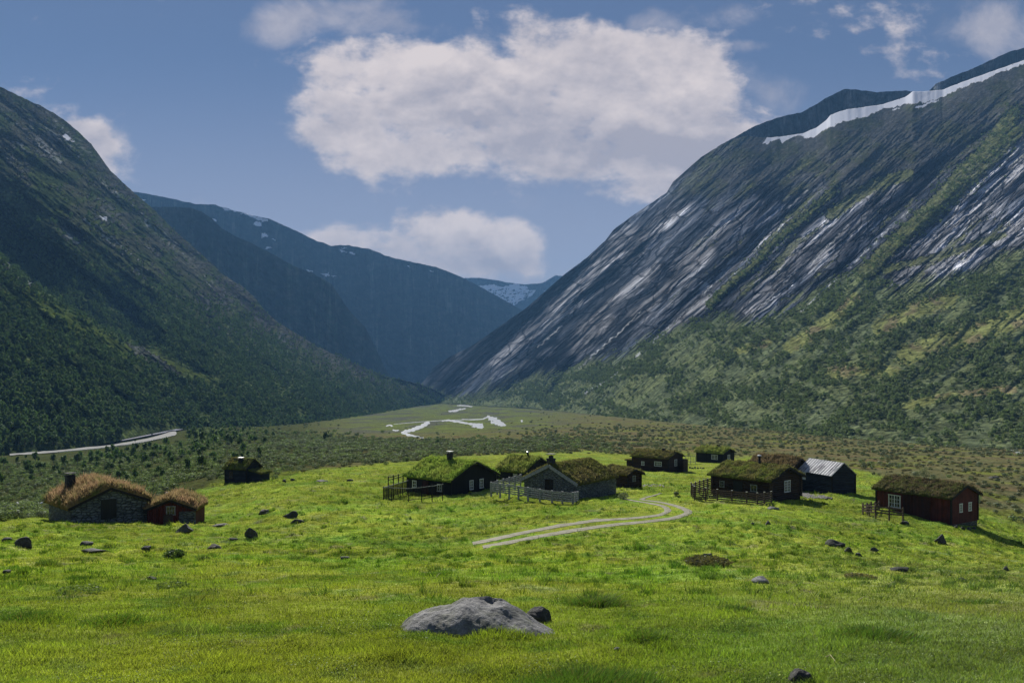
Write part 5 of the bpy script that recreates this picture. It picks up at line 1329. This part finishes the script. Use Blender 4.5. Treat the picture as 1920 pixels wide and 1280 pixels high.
for i, (x, y, w, h, lab, mt) in enumerate([
    (39, 1017, 38, 22, "dark rounded rock at the left edge of the pasture", 'rock'), (9, 1012, 22, 9, "flat grey rock just left of the dark rounded one at the picture's left edge", 'rock'), (8, 1071, 26, 9, "low black rock cut off by the left edge", 'rock'),
    (159, 1018, 28, 12, "small domed rock, upper of the two below the stone hut", 'rock'), (170, 1032, 56, 14, "long flat black rock, lower of the two below the stone hut", 'rock'),
    (271, 1025, 22, 13, "small squarish dark rock midway between the stone hut and the lone bush", 'rock'), (345, 991, 42, 19, "moss-backed boulder below the red hut", 'rockmoss'), (306, 976, 28, 9, "low rock at the foot of the red hut's door", 'rock'),
    (412, 983, 36, 9, "low dark stone right of the moss-backed boulder", 'rockmoss'), (467, 998, 30, 24, "pointed grey boulder standing up in the left pasture", 'rock'), (433, 1010, 22, 8, "small grey stone just left of the pointed boulder's foot", 'rock'),
    (545, 965, 36, 14, "jagged grey outcrop high on the left pasture", 'rock'), (552, 978, 34, 9, "flat ledge of stone just below the jagged outcrop", 'rock'), (495, 960, 28, 10, "mossy hump of rock left of the jagged outcrop", 'rockmoss'),
    (645, 1046, 24, 6, "flat dark stone in mid pasture below the grassy rise", 'rock'), (281, 1084, 22, 6, "thin flat slab of rock in the left foreground grass", 'rock'), (398, 1025, 36, 9, "low dark mossy stone right of the lone bush", 'rockmoss'),
    (277, 968, 14, 12, "knobbly rock against the stone hut's right corner", 'rock'), (655, 900, 14, 5, "small dark stone on the rise left of the black cabin", 'rock'), (533, 901, 12, 5, "small dark stone on the rise right of the blue shed", 'rock'), (548, 899, 12, 6, "dark stone next right on the rise beyond the blue shed", 'rock'), (600, 901, 34, 6, "long low grey outcrop on the skyline of the rise", 'rock'),
    (1412, 981, 9, 5, "tiny pale stone below the log cabin", 'rock'), (1441, 980, 13, 9, "small upright dark stone below the log cabin", 'rock'), (1450, 951, 26, 8, "flat pale rock at the near corner of the log cabin's veranda", 'rockbig'),
    (1567, 1018, 38, 16, "biggest jagged rock of the cluster below the metal roofed shed", 'rock'), (1592, 1030, 16, 12, "middle rock of the jagged cluster below the metal roofed shed", 'rock'), (1612, 1038, 17, 11, "lowest right rock of the jagged cluster", 'rock'), (1640, 1030, 22, 8, "low stone just right of the jagged cluster", 'rock'),
    (1770, 1010, 28, 22, "craggy dark rock in the grass at the edge of the red cabin's shadow", 'rock'), (1432, 1088, 50, 13, "flat pale grey slab lying in the right foreground grass", 'rockbig'), (1888, 1066, 18, 10, "small dark stone near the right edge", 'rock'),
    (1810, 1086, 20, 8, "small dark stone left of the one near the right edge", 'rock'), (1690, 1067, 44, 8, "long low slab in the right pasture", 'rock'), (882, 925, 7, 3, "tiny pale stone in front of the black cabin's gable", 'rock'), (1330, 1040, 22, 8, "grey stone on the heather mound", 'rock'),
    (1157, 1216, 14, 8, "small grey stone half sunk right of the big boulder", 'rockbig'), (1866, 894, 26, 5, "dark low rock on the moor right of the red cabin", 'rock'), (1840, 868, 18, 5, "small dark rock farther out on the right moor", 'rock')]):
    rock(x, y, w, h, 40 + i, lab, mt, 3)
for k in range(6):
    rock(1294 + k * 5, 876 + (k % 2), 6, 4, 90 + k, "grey stone in the short row left of the log cabin's roof", 'rock', 2, name="stone", group="row of stones behind the log cabin")
rock(1700, 981, 24, 6, 99, "flat stone under the near wall of the red cabin", 'rock', 3)
for k, (x, y) in enumerate([(1795, 987), (1806, 990), (1818, 991), (1828, 990)]):
    rock(x, y, 11, 7, 110 + k, "dark stone heaped under the red cabin's gable", 'rock', 2, name="stone", group="stones under the red cabin's gable")
def bush(px, py, wpx, hpx, n, label, mat, seed, leaf=0.07, name="bush", cat="bush", stems=5):
    p = hit(px, py); s = p.y / F; w, h = wpx * s, hpx * s; r = np.random.default_rng(seed)
    root = empty(name, p); tag(root, label, cat)
    mb = MB(); tips = []
    for k in range(stems):
        a = r.uniform(0, 6.28); t = Vector((math.cos(a) * w * .3 * r.uniform(.2, 1), math.sin(a) * w * .3 * r.uniform(.2, 1), h * r.uniform(.6, .9))); tips.append(t)
        mb.tube([(0, 0, -.1), tuple(t * .5 + Vector((0, 0, h * .05))), tuple(t)], [h * .025, h * .018, h * .006], 5)
    mb.build("stem", M['bark'], root)
    P = r.normal(0, 1, (n, 3)); P /= np.linalg.norm(P, axis=1)[:, None]; P *= r.uniform(.35, 1, n)[:, None] ** .5
    P *= (1 + .35 * fbm(P[:, 0] * 2 + seed, P[:, 1] * 2 + P[:, 2], seed, 3))[:, None]
    P = P * np.array([w / 2, w / 2, h * .5]) + np.array([0, 0, h * .48])
    leaf_cards("leaves", P, leaf, M[mat], root, r)
    return root
def leaf_cards(name, P, size, mat, parent, r, link=True, N=None):
    n = len(P); A = r.normal(0, 1, (n, 3))
    if N is not None:
        N = N + r.normal(0, .28, (n, 3)); N /= np.linalg.norm(N, axis=1)[:, None]; A = np.cross(N, A)
        A /= np.linalg.norm(A, axis=1)[:, None]; B = np.cross(N, A); s = size * r.uniform(.6, 1.4, n)[:, None]
        V = np.stack([P - A * s, P - B * s * .7, P + A * s, P + B * s * .7], 1).reshape(-1, 3)
        return np_mesh(name, V, np.arange(4 * n).reshape(-1, 4), mat, parent=parent, smooth=True, link=link)
    A /= np.linalg.norm(A, axis=1)[:, None]; B = np.cross(A, r.normal(0, 1, (n, 3))); B /= np.linalg.norm(B, axis=1)[:, None]
    s = size * r.uniform(.6, 1.4, n)[:, None]
    V = np.stack([P - A * s, P - B * s * .6, P + A * s, P + B * s * .6], 1).reshape(-1, 3)
    return np_mesh(name, V, np.arange(4 * n).reshape(-1, 4), mat, parent=parent, smooth=True, link=link)
bush(327, 1046, 40, 16, 500, "dark low bush alone in the left pasture", 'birch', 5, .05)
bush(1168, 936, 20, 14, 400, "small rounded bush at the stone barn's right end", 'willow', 6, .07)
bush(1268, 929, 10, 7, 200, "tiny bush beside the log cabin's veranda fence", 'willow', 8, .07)
bush(1327, 1058, 84, 13, 1500, "brown heather mound in the mid pasture right of the track", 'heath', 9, .05, "heather_mound", "heather")
bush(1612, 1084, 54, 6, 700, "low brown heather patch in the right pasture", 'heath', 10, .045, "heather_mound", "heather")
bush(150, 1110, 90, 9, 700, "pale leafy weeds in the left foreground grass", 'herb', 12, .02, "weed_clump", "weeds")
bush(322, 1100, 60, 8, 500, "pale leafy weeds right of the thin slab in the left foreground", 'herb', 13, .02, "weed_clump", "weeds")
# young birch on the red cabin's roof
def roof_sapling():
    c, s = math.cos(RED['ax']), math.sin(RED['ax']); lx, ly = -.4, .2
    root = empty("sapling", (RED['c'].x + lx * c - ly * s, RED['c'].y + lx * s + ly * c, RED['z'] + RED['top'] + .1))
    tag(root, "birch sapling sprouting from the red cabin's turf roof", "sapling")
    mb = MB(); mb.tube([(0, 0, -.3), (.04, 0, .5), (-.03, .02, 1.2)], [.03, .022, .008], 6); mb.build("stem", M['bark'], root)
    r = np.random.default_rng(3); P = r.normal(0, 1, (420, 3)) * np.array([.24, .24, .38]) + np.array([.05, 0, .75])
    leaf_cards("leaves", P, .06, M['willow'], root, r)
roof_sapling()
for k, (x, y, w, n, h, lab, lv) in enumerate([
    (1115, 1135, 120, 1500, .26, "long wind-combed grass clump right of and above the big boulder", .8), (1420, 1180, 200, 0, 0, "", 0), (1640, 1195, 190, 2200, .16, "wide dark green grass clump in the right foreground", .5),
    (1100, 1290, 330, 5200, .20, "tall bright grass clump at the bottom edge right of centre", .45), (1380, 1145, 80, 700, .13, "dark grass clump between the boulder and the flat slab", .5), (815, 1080, 66, 600, .2, "dark grass clump above the big boulder", .4),
    (820, 1036, 40, 400, .25, "grass clump where the track fades out", .4), (215, 1165, 170, 1500, .13, "dark green clump of longer grass in the left foreground", .5), (60, 1160, 160, 1300, .12, "bright green grass clump at the left edge", .5),
    (985, 1056, 60, 500, .2, "grass clump below the near end of the track", .5), (860, 1180, 150, 1500, .10, "brownish low growth along the front of the big boulder", .5), (1215, 1200, 100, 900, .13, "dark grass clump right of the small leaning rock", .6), (620, 1085, 90, 500, .1, "pale tufted grass above left of the big boulder", .5), (1830, 1130, 120, 700, .1, "green grass clump at the right edge", .5)]):
    if n == 0: continue
    tuft(x, y, w, n, h, "grass_clump", lab, "grass clump", (0.085, 0.150, 0.034) if k != 10 else (0.075, 0.085, 0.025), lv, dry=.12 if k != 0 else .22)
build_grass(); build_herbs()
# dead straws lying in the foreground
for k, (x0, y0, x1, y1) in enumerate([(1475, 1115, 1505, 1097), (1505, 1097, 1540, 1104), (1608, 1131, 1632, 1126), (818, 1085, 829, 1078), (1548, 1240, 1566, 1252), (1660, 1100, 1690, 1096)]):
    a, b2 = hit(x0, y0), hit(x1, y1); mb = MB(); m_ = (a + b2) / 2 + Vector((0, 0, .10))
    mb.tube([a + Vector((0, 0, .05)), m_, b2 + Vector((0, 0, .07))], [.004, .0035, .002], 5)
    o = mb.build("straw", mat_plain("dry_straw", (.42, .36, .2), .8) if k == 0 else bpy.data.materials["dry_straw"], None); tag(o, "dry pale grass straw lying across the foreground pasture", "straw", "dry straws in the foreground")

# ------------------------------------------------------------------ birch trees
def birch_proto(seed, hgt, spread, n, leaf, lobes=7):
    r = np.random.default_rng(seed)
    cs = []
    for k in range(lobes):
        a = r.uniform(0, 6.28); zz = r.uniform(.38, .86); rad = spread * (1.05 - .75 * abs(zz - .5)) * r.uniform(.25, .75)
        cs.append((math.cos(a) * rad, math.sin(a) * rad, zz * hgt, r.uniform(.28, .5) * spread))
    cs.append((0, 0, hgt * .9, spread * .32)); P = []; Q = []
    for k in range(n):
        c = cs[r.integers(len(cs))]; d = r.normal(0, 1, 3); d /= np.linalg.norm(d); q = r.uniform(.55, 1.05)
        P.append((c[0] + d[0] * c[3] * q, c[1] + d[1] * c[3] * q, c[2] + d[2] * c[3] * q * 1.05)); Q.append(d)
    return np.array(P), cs, np.array(Q)
BK = []
for k, (hg, sp, n, lf, mt) in enumerate([(5.2, 1.9, 330, .30, 'birch'), (4.4, 2.1, 300, .30, 'birch'), (6.0, 1.7, 340, .30, 'birch'), (3.6, 1.8, 260, .28, 'birch'), (3.8, 1.9, 280, .28, 'birch_pale'), (3.2, 1.7, 260, .26, 'birch_pale')]):
    P, cs, Q = birch_proto(500 + k, hg, sp, n, lf); r = np.random.default_rng(k)
    crown = leaf_cards("crown", P, lf, M[mt], None, r, link=False, N=Q)
    tb = MB(); tb.tube([(0, 0, -.6), (.05, 0, hg * .3), (-.04, .05, hg * .6), (0, 0, hg * .9)], [.11, .09, .055, .015], 7)
    for c in cs[:5]: tb.tube([(0, 0, max(.4, c[2] - 1.3)), (c[0] * .6, c[1] * .6, c[2] - .4), (c[0], c[1], c[2])], [.05, .035, .012], 5)
    t_me = bpy.data.meshes.new("trunk"); t_me.from_pydata([tuple(v) for v in tb.v], [], tb.f); t_me.materials.append(M['bark'])
    BK.append((crown, t_me, hg))
SK = []
for k, (w, h, n, lf, mt) in enumerate([(1.7, 1.1, 150, .15, 'willow'), (1.3, .8, 120, .13, 'willow'), (1.5, .55, 120, .12, 'heath'), (2.0, 1.3, 150, .17, 'birch_pale')]):
    r = np.random.default_rng(60 + k); P = r.normal(0, 1, (n, 3)); P /= np.linalg.norm(P, axis=1)[:, None]; Q = P.copy(); P *= r.uniform(.5, 1.05, n)[:, None]
    P *= (1 + .4 * fbm(P[:, 0] * 1.6 + k, P[:, 1] * 1.6 + P[:, 2], 70 + k, 3))[:, None]; P = P * np.array([w / 2, w / 2, h * .5]) + np.array([0, 0, h * .42])
    SK.append((leaf_cards("shrub_leaves", P, lf, M[mt], None, r, link=False, N=Q), None, h))
def place_tree(x, y, z, k, s, rz, label, group, name="birch_tree", cat="tree"):
    cr, tr, hg = BK[k]
    e = empty(name, (x, y, z), rz); e.scale = (s, s, s * random.uniform(.9, 1.15)); tag(e, label, cat, group)
    c = bpy.data.objects.new("crown", cr); COL.objects.link(c); c.parent = e
    t = bpy.data.objects.new("trunk", tr); COL.objects.link(t); t.parent = e
    return e
def place_shrub(x, y, z, k, s, rz, label, group, name="willow_shrub"):
    o = bpy.data.objects.new(name, SK[k][0]); COL.objects.link(o); o.location = (x, y, z); o.rotation_euler = (0, 0, rz); o.scale = (s, s, s)
    tag(o, label, "shrub", group); return o
def instancer(name, P, rot, scl, kind, sources):
    """one object of stuff: plants set on its points; sources are meshes of plants that also stand in the scene as objects"""
    me = bpy.data.meshes.new(name); me.vertices.add(len(P)); me.vertices.foreach_set('co', np.ascontiguousarray(P, np.float32).ravel())
    for nm, arr, ty in (('rot', rot, 'FLOAT'), ('scl', scl, 'FLOAT'), ('kind', kind, 'INT')):
        a = me.attributes.new(nm, ty, 'POINT'); a.data.foreach_set('value', arr.astype(np.int32 if ty == 'INT' else np.float32))
    o = bpy.data.objects.new(name, me); COL.objects.link(o)
    ng = bpy.data.node_groups.new(name + "_nodes", 'GeometryNodeTree')
    ng.interface.new_socket('Geometry', in_out='INPUT', socket_type='NodeSocketGeometry'); ng.interface.new_socket('Geometry', in_out='OUTPUT', socket_type='NodeSocketGeometry')
    N = ng.nodes; Lk = ng.links
    gi = N.new('NodeGroupInput'); go = N.new('NodeGroupOutput'); ip = N.new('GeometryNodeInstanceOnPoints'); jn = N.new('GeometryNodeJoinGeometry')
    for s in sources:
        oi = N.new('GeometryNodeObjectInfo'); oi.inputs['Object'].default_value = s; oi.inputs['As Instance'].default_value = True
        Lk.new(oi.outputs['Geometry'], jn.inputs[0])
    def na(nm, ty):
        n = N.new('GeometryNodeInputNamedAttribute'); n.data_type = ty; n.inputs[0].default_value = nm; return n.outputs[0]
    cx_ = N.new('ShaderNodeCombineXYZ'); Lk.new(na('rot', 'FLOAT'), cx_.inputs[2])
    Lk.new(gi.outputs[0], ip.inputs['Points']); Lk.new(jn.outputs[0], ip.inputs['Instance']); ip.inputs['Pick Instance'].default_value = True
    Lk.new(na('kind', 'INT'), ip.inputs['Instance Index']); Lk.new(cx_.outputs[0], ip.inputs['Rotation']); Lk.new(na('scl', 'FLOAT'), ip.inputs['Scale'])
    Lk.new(ip.outputs[0], go.inputs[0])
    md = o.modifiers.new("plants", 'NODES'); md.node_group = ng
    tag(o, kind='stuff'); return o

def sheet_points(name, n, wfun):
    V, PX, PY = SHEETS[name]
    X, Y, Z = V[..., 0], V[..., 1], V[..., 2]
    e1 = V[1:, :-1] - V[:-1, :-1]; e2 = V[:-1, 1:] - V[:-1, :-1]; area = np.linalg.norm(np.cross(e1, e2), axis=-1)
    px = PX[:-1, :-1]; py = PY[:-1, :-1]; d = Y[:-1, :-1]
    scrA = np.abs((PX[:-1, 1:] - px) * (PY[1:, :-1] - py))
    x, y, z = grid_scatter(X, Y, Z, wfun(px, py, d, np.minimum(area, scrA * (d / F)**2 * 4)), n)
    return np.stack([x, y, z], 1)
ROADPTS = [(18, 854), (110, 847), (215, 836), (262, 828), (300, 820), (325, 813), (320, 808), (300, 805), (240, 803)]
def road_clear(px, py):
    lo = np.interp(px, [0, 18, 110, 215, 262, 300, 325, 334], [855, 854, 847, 836, 828, 820, 814, 811])
    near = (px < 350) & (py - lo > -5) & (py - lo < 17)
    bend = (px > 225) & (px < 350) & (py > 799) & (py < lo + 17) & (py > 815 - np.clip(340 - px, 0, 60) * .2 - 16)
    return 1.0 - (near | bend)
def w_left(px, py, d, a):
    n = fbm(px / 22.0, py / 14.0, 401, 4, .6) * 1.6
    t = np.interp(px, [-420, 0, 250, 450, 600, 750, 850], [330, 430, 545, 610, 690, 725, 745])      # where the trees thin out upward
    low = sstep(py - t, -60, 70)
    sh = np.exp(-(dist_line(px, py, [(0, 545), (117, 592), (235, 660)]) / 11)**2) + np.exp(-(dist_line(px, py, [(240, 655), (330, 692), (400, 715)]) / 10)**2) + .8 * np.exp(-(dist_line(px, py, [(270, 650), (345, 705)]) / 9)**2)
    dens = np.clip(low * (0.75 + .8 * n) + 0.10 * (py > 330) * (n > .1), 0, 1.4) * (1 - np.clip(sh, 0, 1))
    dens = dens * road_clear(px, py)
    return a * dens * (500 / d) ** 0.8 * (px > -60) * (d > 100)
def w_right(px, py, d, a):
    n = fbm(px / 26.0, py / 13.0, 402, 4, .6) * 1.6; n2 = fbm(px / 90.0, py / 40.0, 404, 3) * 1.6
    veg = sstep(py - TREEL(px), -6, 30)
    mead = np.zeros_like(px)
    for pts, wd in (([(1920, 590), (1820, 630), (1740, 650), (1700, 665)], 20), ([(1780, 560), (1700, 590), (1650, 615)], 18), ([(1600, 560), (1560, 600), (1480, 650)], 10), ([(1900, 730), (1800, 740), (1700, 760)], 7), ([(1560, 700), (1680, 700)], 10)):
        mead = np.maximum(mead, np.exp(-(dist_line(px, py, pts) / wd)**2))
    dens = veg * np.clip(.22 + 1.0 * n + .9 * n2, 0.03, 1.3) * (1 - .93 * mead)
    for pts, wd in GREEN[:3]:
        dens = np.maximum(dens, .3 * np.exp(-(dist_line(px, py, pts) / wd)**2) * (n > 0))
    return a * dens * (500 / d) ** 0.8 * (px < 1980)
def w_floor(kind):
    n = fbm(cx / 30.0, cy / 30.0, 411, 4, .6) * 1.6; n3 = fbm(cx / 9.0, cy / 9.0, 413, 3, .6) * 1.6
    gm = grass_mask(cx, cy); flats = sstep(cpx, 620, 700) * sstep(-cpx, -1010, -960) * sstep(-cpy, -832, -822)
    ok = inview * (1 - gm) * (cy > 60) * road_clear(cpx, cpy) * (1 - .93 * flats)
    left = sstep(-cpx, -640, -430)
    riv = sstep(-cy, -760, -560) + (1 - sstep(-cy, -760, -560)) * 0.05
    if kind == 'tree':
        band = sstep(-cpx, -560, -360) * np.clip(.55 + .9 * n, 0, 1.2) * sstep(cy, 95, 190) * sstep(cpy, 700, 812) * sstep(-cpy, -925, -880)
        band = np.maximum(band, .10 * np.clip(n, 0, 1) * sstep(cpx, 430, 560) * sstep(-cpx, -900, -640) * sstep(cy, 330, 480) * sstep(-cy, -900, -650))
        return farea * ok * band * (200 / np.maximum(cy, 100)) ** .5
    dens = (.35 + .65 * left) * np.clip(.6 + .8 * n, 0.05, 1.3) * np.clip(.5 + n3, .1, 1.2) * riv
    belt = sstep(cpy, 818, 828) * sstep(-cpy, -880, -850) * sstep(cpx, 450, 620) * sstep(-cpx, -1300, -900)
    dens = dens + 1.3 * belt * np.clip(.7 + n, 0, 1.2)
    return farea * ok * dens * (150 / np.maximum(cy, 80)) ** 1.3
def plants():
    A = sheet_points("mountain_left", 16000, w_left); B = sheet_points("mountain_right", 17000, w_right)
    x, y, z = grid_scatter(GX, GY, GZ, w_floor('tree'), 3000); C = np.stack([x, y, z], 1)
    P = np.vstack([A, B, C]); src = np.r_[np.zeros(len(A)), np.ones(len(B)), np.full(len(C), 2)].astype(int)
    n = len(P); kind = rng.integers(0, 4, n); rot = rng.uniform(0, 6.28, n); scl = rng.uniform(.6, 1.25, n) * (1 + .35 * sstep(P[:, 1], 500, 1500))
    kind = np.where(src == 1, rng.choice([4, 5], n), kind); scl = np.where(src == 1, scl * .85, scl); scl = np.where(src == 2, scl * np.interp(P[:, 1], [100, 220, 400], [.5, .62, .95]), scl)
    px = CX + P[:, 0] / P[:, 1] * F; py = HY - P[:, 2] / P[:, 1] * F
    size = scl / P[:, 1]; size[(px < 5) | (px > 1915)] = 0
    order = np.argsort(-size); first = order[:270]; rest = order[270:]
    texts = {0: ("birch tree in the dense wood above the valley road", "birches above the valley road"), 1: ("scrubby birch on the lower right-hand mountainside", "birches at the foot of the right mountainside"), 2: ("low birch in the thicket between the pasture and the valley road", "birches in the thicket below the valley road")}
    protos = {}
    for i in first:
        l, g = texts[int(src[i])]
        e = place_tree(P[i, 0], P[i, 1], P[i, 2], int(kind[i]), float(scl[i]), float(rot[i]), l, g)
        protos.setdefault(int(kind[i]), e.children[0])
    for k in range(6):
        if k not in protos:
            i = [j for j in rest if kind[j] == k][0]; l, g = texts[int(src[i])]
            protos[k] = place_tree(P[i, 0], P[i, 1], P[i, 2], k, float(scl[i]), float(rot[i]), l, g).children[0]
    L = [protos[k] for k in range(6)]
    r1 = rest[src[rest] != 1]; r2 = rest[src[rest] == 1]
    instancer("birch_forest", P[r1], rot[r1], scl[r1], kind[r1] % 4, L[:4])
    instancer("birch_scrub", P[r2], rot[r2], scl[r2], kind[r2] % 2, L[4:])
    # shrubs and heather
    x, y, z = grid_scatter(GX, GY, GZ, w_floor('shrub'), 20000); S = np.stack([x, y, z], 1)
    n = len(S); px = CX + S[:, 0] / S[:, 1] * F
    leftish = rng.random(n) < np.interp(px, [300, 600, 900, 1300], [.9, .75, .45, .2])
    kind = np.where(leftish, rng.choice([0, 1, 3], n, p=[.45, .3, .25]), rng.choice([0, 1, 2], n, p=[.15, .2, .65]))
    kind = np.where((px < 420) & leftish, rng.choice([0, 3], n, p=[.3, .7]), kind)
    rot = rng.uniform(0, 6.28, n); scl = rng.uniform(.4, 1.2, n) * np.interp(S[:, 1], [80, 200, 400, 800], [.6, .85, 1.3, 2.0])
    size = scl / S[:, 1]; size[(px < 5) | (px > 1915)] = 0; order = np.argsort(-size); first = order[:230]; rest = order[230:]
    pr = {}
    sl = {0: "grey-green willow shrub on the moor behind the pasture", 1: "small grey willow shrub on the moor behind the pasture", 2: "brown heather tussock on the moor behind the pasture", 3: "dark green dwarf birch shrub on the moor behind the pasture"}
    for i in first:
        k = int(kind[i]); e = place_shrub(*[float(v) for v in S[i]], k, float(scl[i]), float(rot[i]), sl[k], {0: "willow shrubs on the moor", 1: "small willow shrubs on the moor", 2: "heather tussocks on the moor", 3: "dwarf birch shrubs on the moor"}[k], {0: "willow_shrub", 1: "willow_shrub", 2: "heather_tussock", 3: "dwarf_birch"}[k])
        pr.setdefault(k, e)
    for k in range(4):
        if k not in pr: pr[k] = place_shrub(float(S[rest[k], 0]), float(S[rest[k], 1]), float(S[rest[k], 2]), k, 1.0, 0.0, sl[k], None)
    for k, nm in enumerate(("willow_thicket", "low_willow_cover", "heather_cover", "dwarf_birch_cover")):
        q = rest[kind[rest] == k]; instancer(nm, S[q], rot[q], scl[q], kind[q] * 0, [pr[k]])
plants()
for (x, y, k, s, lab) in [(820, 834, 2, .62, "lone dark upright birch near the river flats"), (286, 818, 0, .7, "lone dark birch inside the road's bend"), (1136, 783, 1, .9, "dark round-crowned tree at the far edge of the moor, right of the river"), (553, 815, 3, .8, "dark small tree on the flats below the left wood")]:
    p = hit(x, y); place_tree(p.x, p.y, p.z, k, s, 1.0, lab, None)
for k, (x, y) in enumerate([(380, 835), (400, 838), (425, 834), (450, 837), (365, 828), (415, 822), (440, 824), (395, 826)]):
    p = hit(x, y); place_tree(p.x, p.y, p.z, k % 4, 1.15, k, "dark rounded birch in the clump right of the road's bend", "dark birch clump right of the road bend")
# ------------------------------------------------------------------ car, guard rail, marker on the road
def car():
    p = hit(300, 806); root = empty("car", (p.x, p.y, p.z + .4), R(15)); tag(root, "small dark car driving through the bend of the valley road", "car")
    prof = [(-2.1, .35), (-2.15, .75), (-1.95, .95), (-1.35, 1.0), (-.75, 1.45), (.75, 1.48), (1.4, 1.02), (2.05, .9), (2.15, .6), (2.1, .35)]
    V = [(x, -.85, z) for x, z in prof] + [(x, .85, z) for x, z in prof]; n = len(prof)
    mb = MB(); mb.add(V, [tuple(range(n)), tuple(range(2 * n - 1, n - 1, -1))] + [(i, i + n, (i + 1) % n + n, (i + 1) % n) for i in range(n)]); mb.build("body", M['soot'], root)
    for sx in (-1.35, 1.35):
        for sy in (-1, 1):
            w = MB(); w.tube([(sx, sy * .68, .33), (sx, sy * .9, .33)], [.33, .33], 14); w.build("wheel", M['soot'], root)
    g = MB(); g.box(-.7, .7, -.858, -.851, 1.0, 1.38); g.build("window", M['glass'], root)
car()
def guard_rail():
    row = [(110, 850.5), (160, 846), (215, 840.5), (262, 833), (300, 825), (325, 819)]
    pts = []
    for (x, y) in row: pts.append(hit(x, y))
    root = empty("guard_rail", pts[0]); tag(root, "long steel guard rail along the valley side of the road", "guard rail")
    mb = MB()
    for a, b_ in zip(pts[:-1], pts[1:]): mb.bar(a - pts[0] + Vector((0, 0, .95)), b_ - pts[0] + Vector((0, 0, .95)), .08, .35)
    mb.build("rail", M['cap'], root)
    for a, b_ in zip(pts[:-1], pts[1:]):
        n = max(1, int((b_ - a).length / 9))
        for i in range(n):
            q = a.lerp(b_, i / n) - pts[0]; m = MB(); m.box(q.x - .08, q.x + .08, q.y + .05, q.y + .2, q.z - .6, q.z + .9); m.build("post", M['greywood'], root)
guard_rail()
p = hit(311, 803); root = empty("road_sign", p); tag(root, "small pale road sign at the far side of the bend", "sign")
mb = MB(); mb.tube([(0, 0, -.5), (0, 0, 4.0)], [.07, .07], 8); mb.build("post", M['greywood'], root); mb = MB(); mb.box(-.75, .75, -.12, -.08, 2.8, 4.0); mb.build("sign_board", M['cap'], root)

# ------------------------------------------------------------------ the air
def haze():
    lo = Vector((1e9,) * 3); hi = Vector((-1e9,) * 3)
    for o in scene.objects:
        if o.type == 'MESH' and o.parent is None and len(o.data.vertices) > 3:
            for c in o.bound_box:
                w = o.matrix_basis @ Vector(c)
                for k in range(3): lo[k] = min(lo[k], w[k]); hi[k] = max(hi[k], w[k])
    mb = MB(); mb.box(lo.x - 50, hi.x + 50, lo.y - 50, hi.y + 50, lo.z - 1, hi.z + 20)
    m = bpy.data.materials.new("hazy_air"); m.use_nodes = True; t = NT(m.node_tree); t.n.clear(); out = t.node('ShaderNodeOutputMaterial')
    v = t.node('ShaderNodeVolumePrincipled'); v.inputs['Color'].default_value = (0.22, 0.50, 0.92, 1); v.inputs['Density'].default_value = HAZE; v.inputs['Anisotropy'].default_value = 0.0
    t.l.new(v.outputs[0], out.inputs['Volume'])
    o = mb.build("haze", m); tag(o, kind='stuff')
HAZE = 8.5e-5
haze()
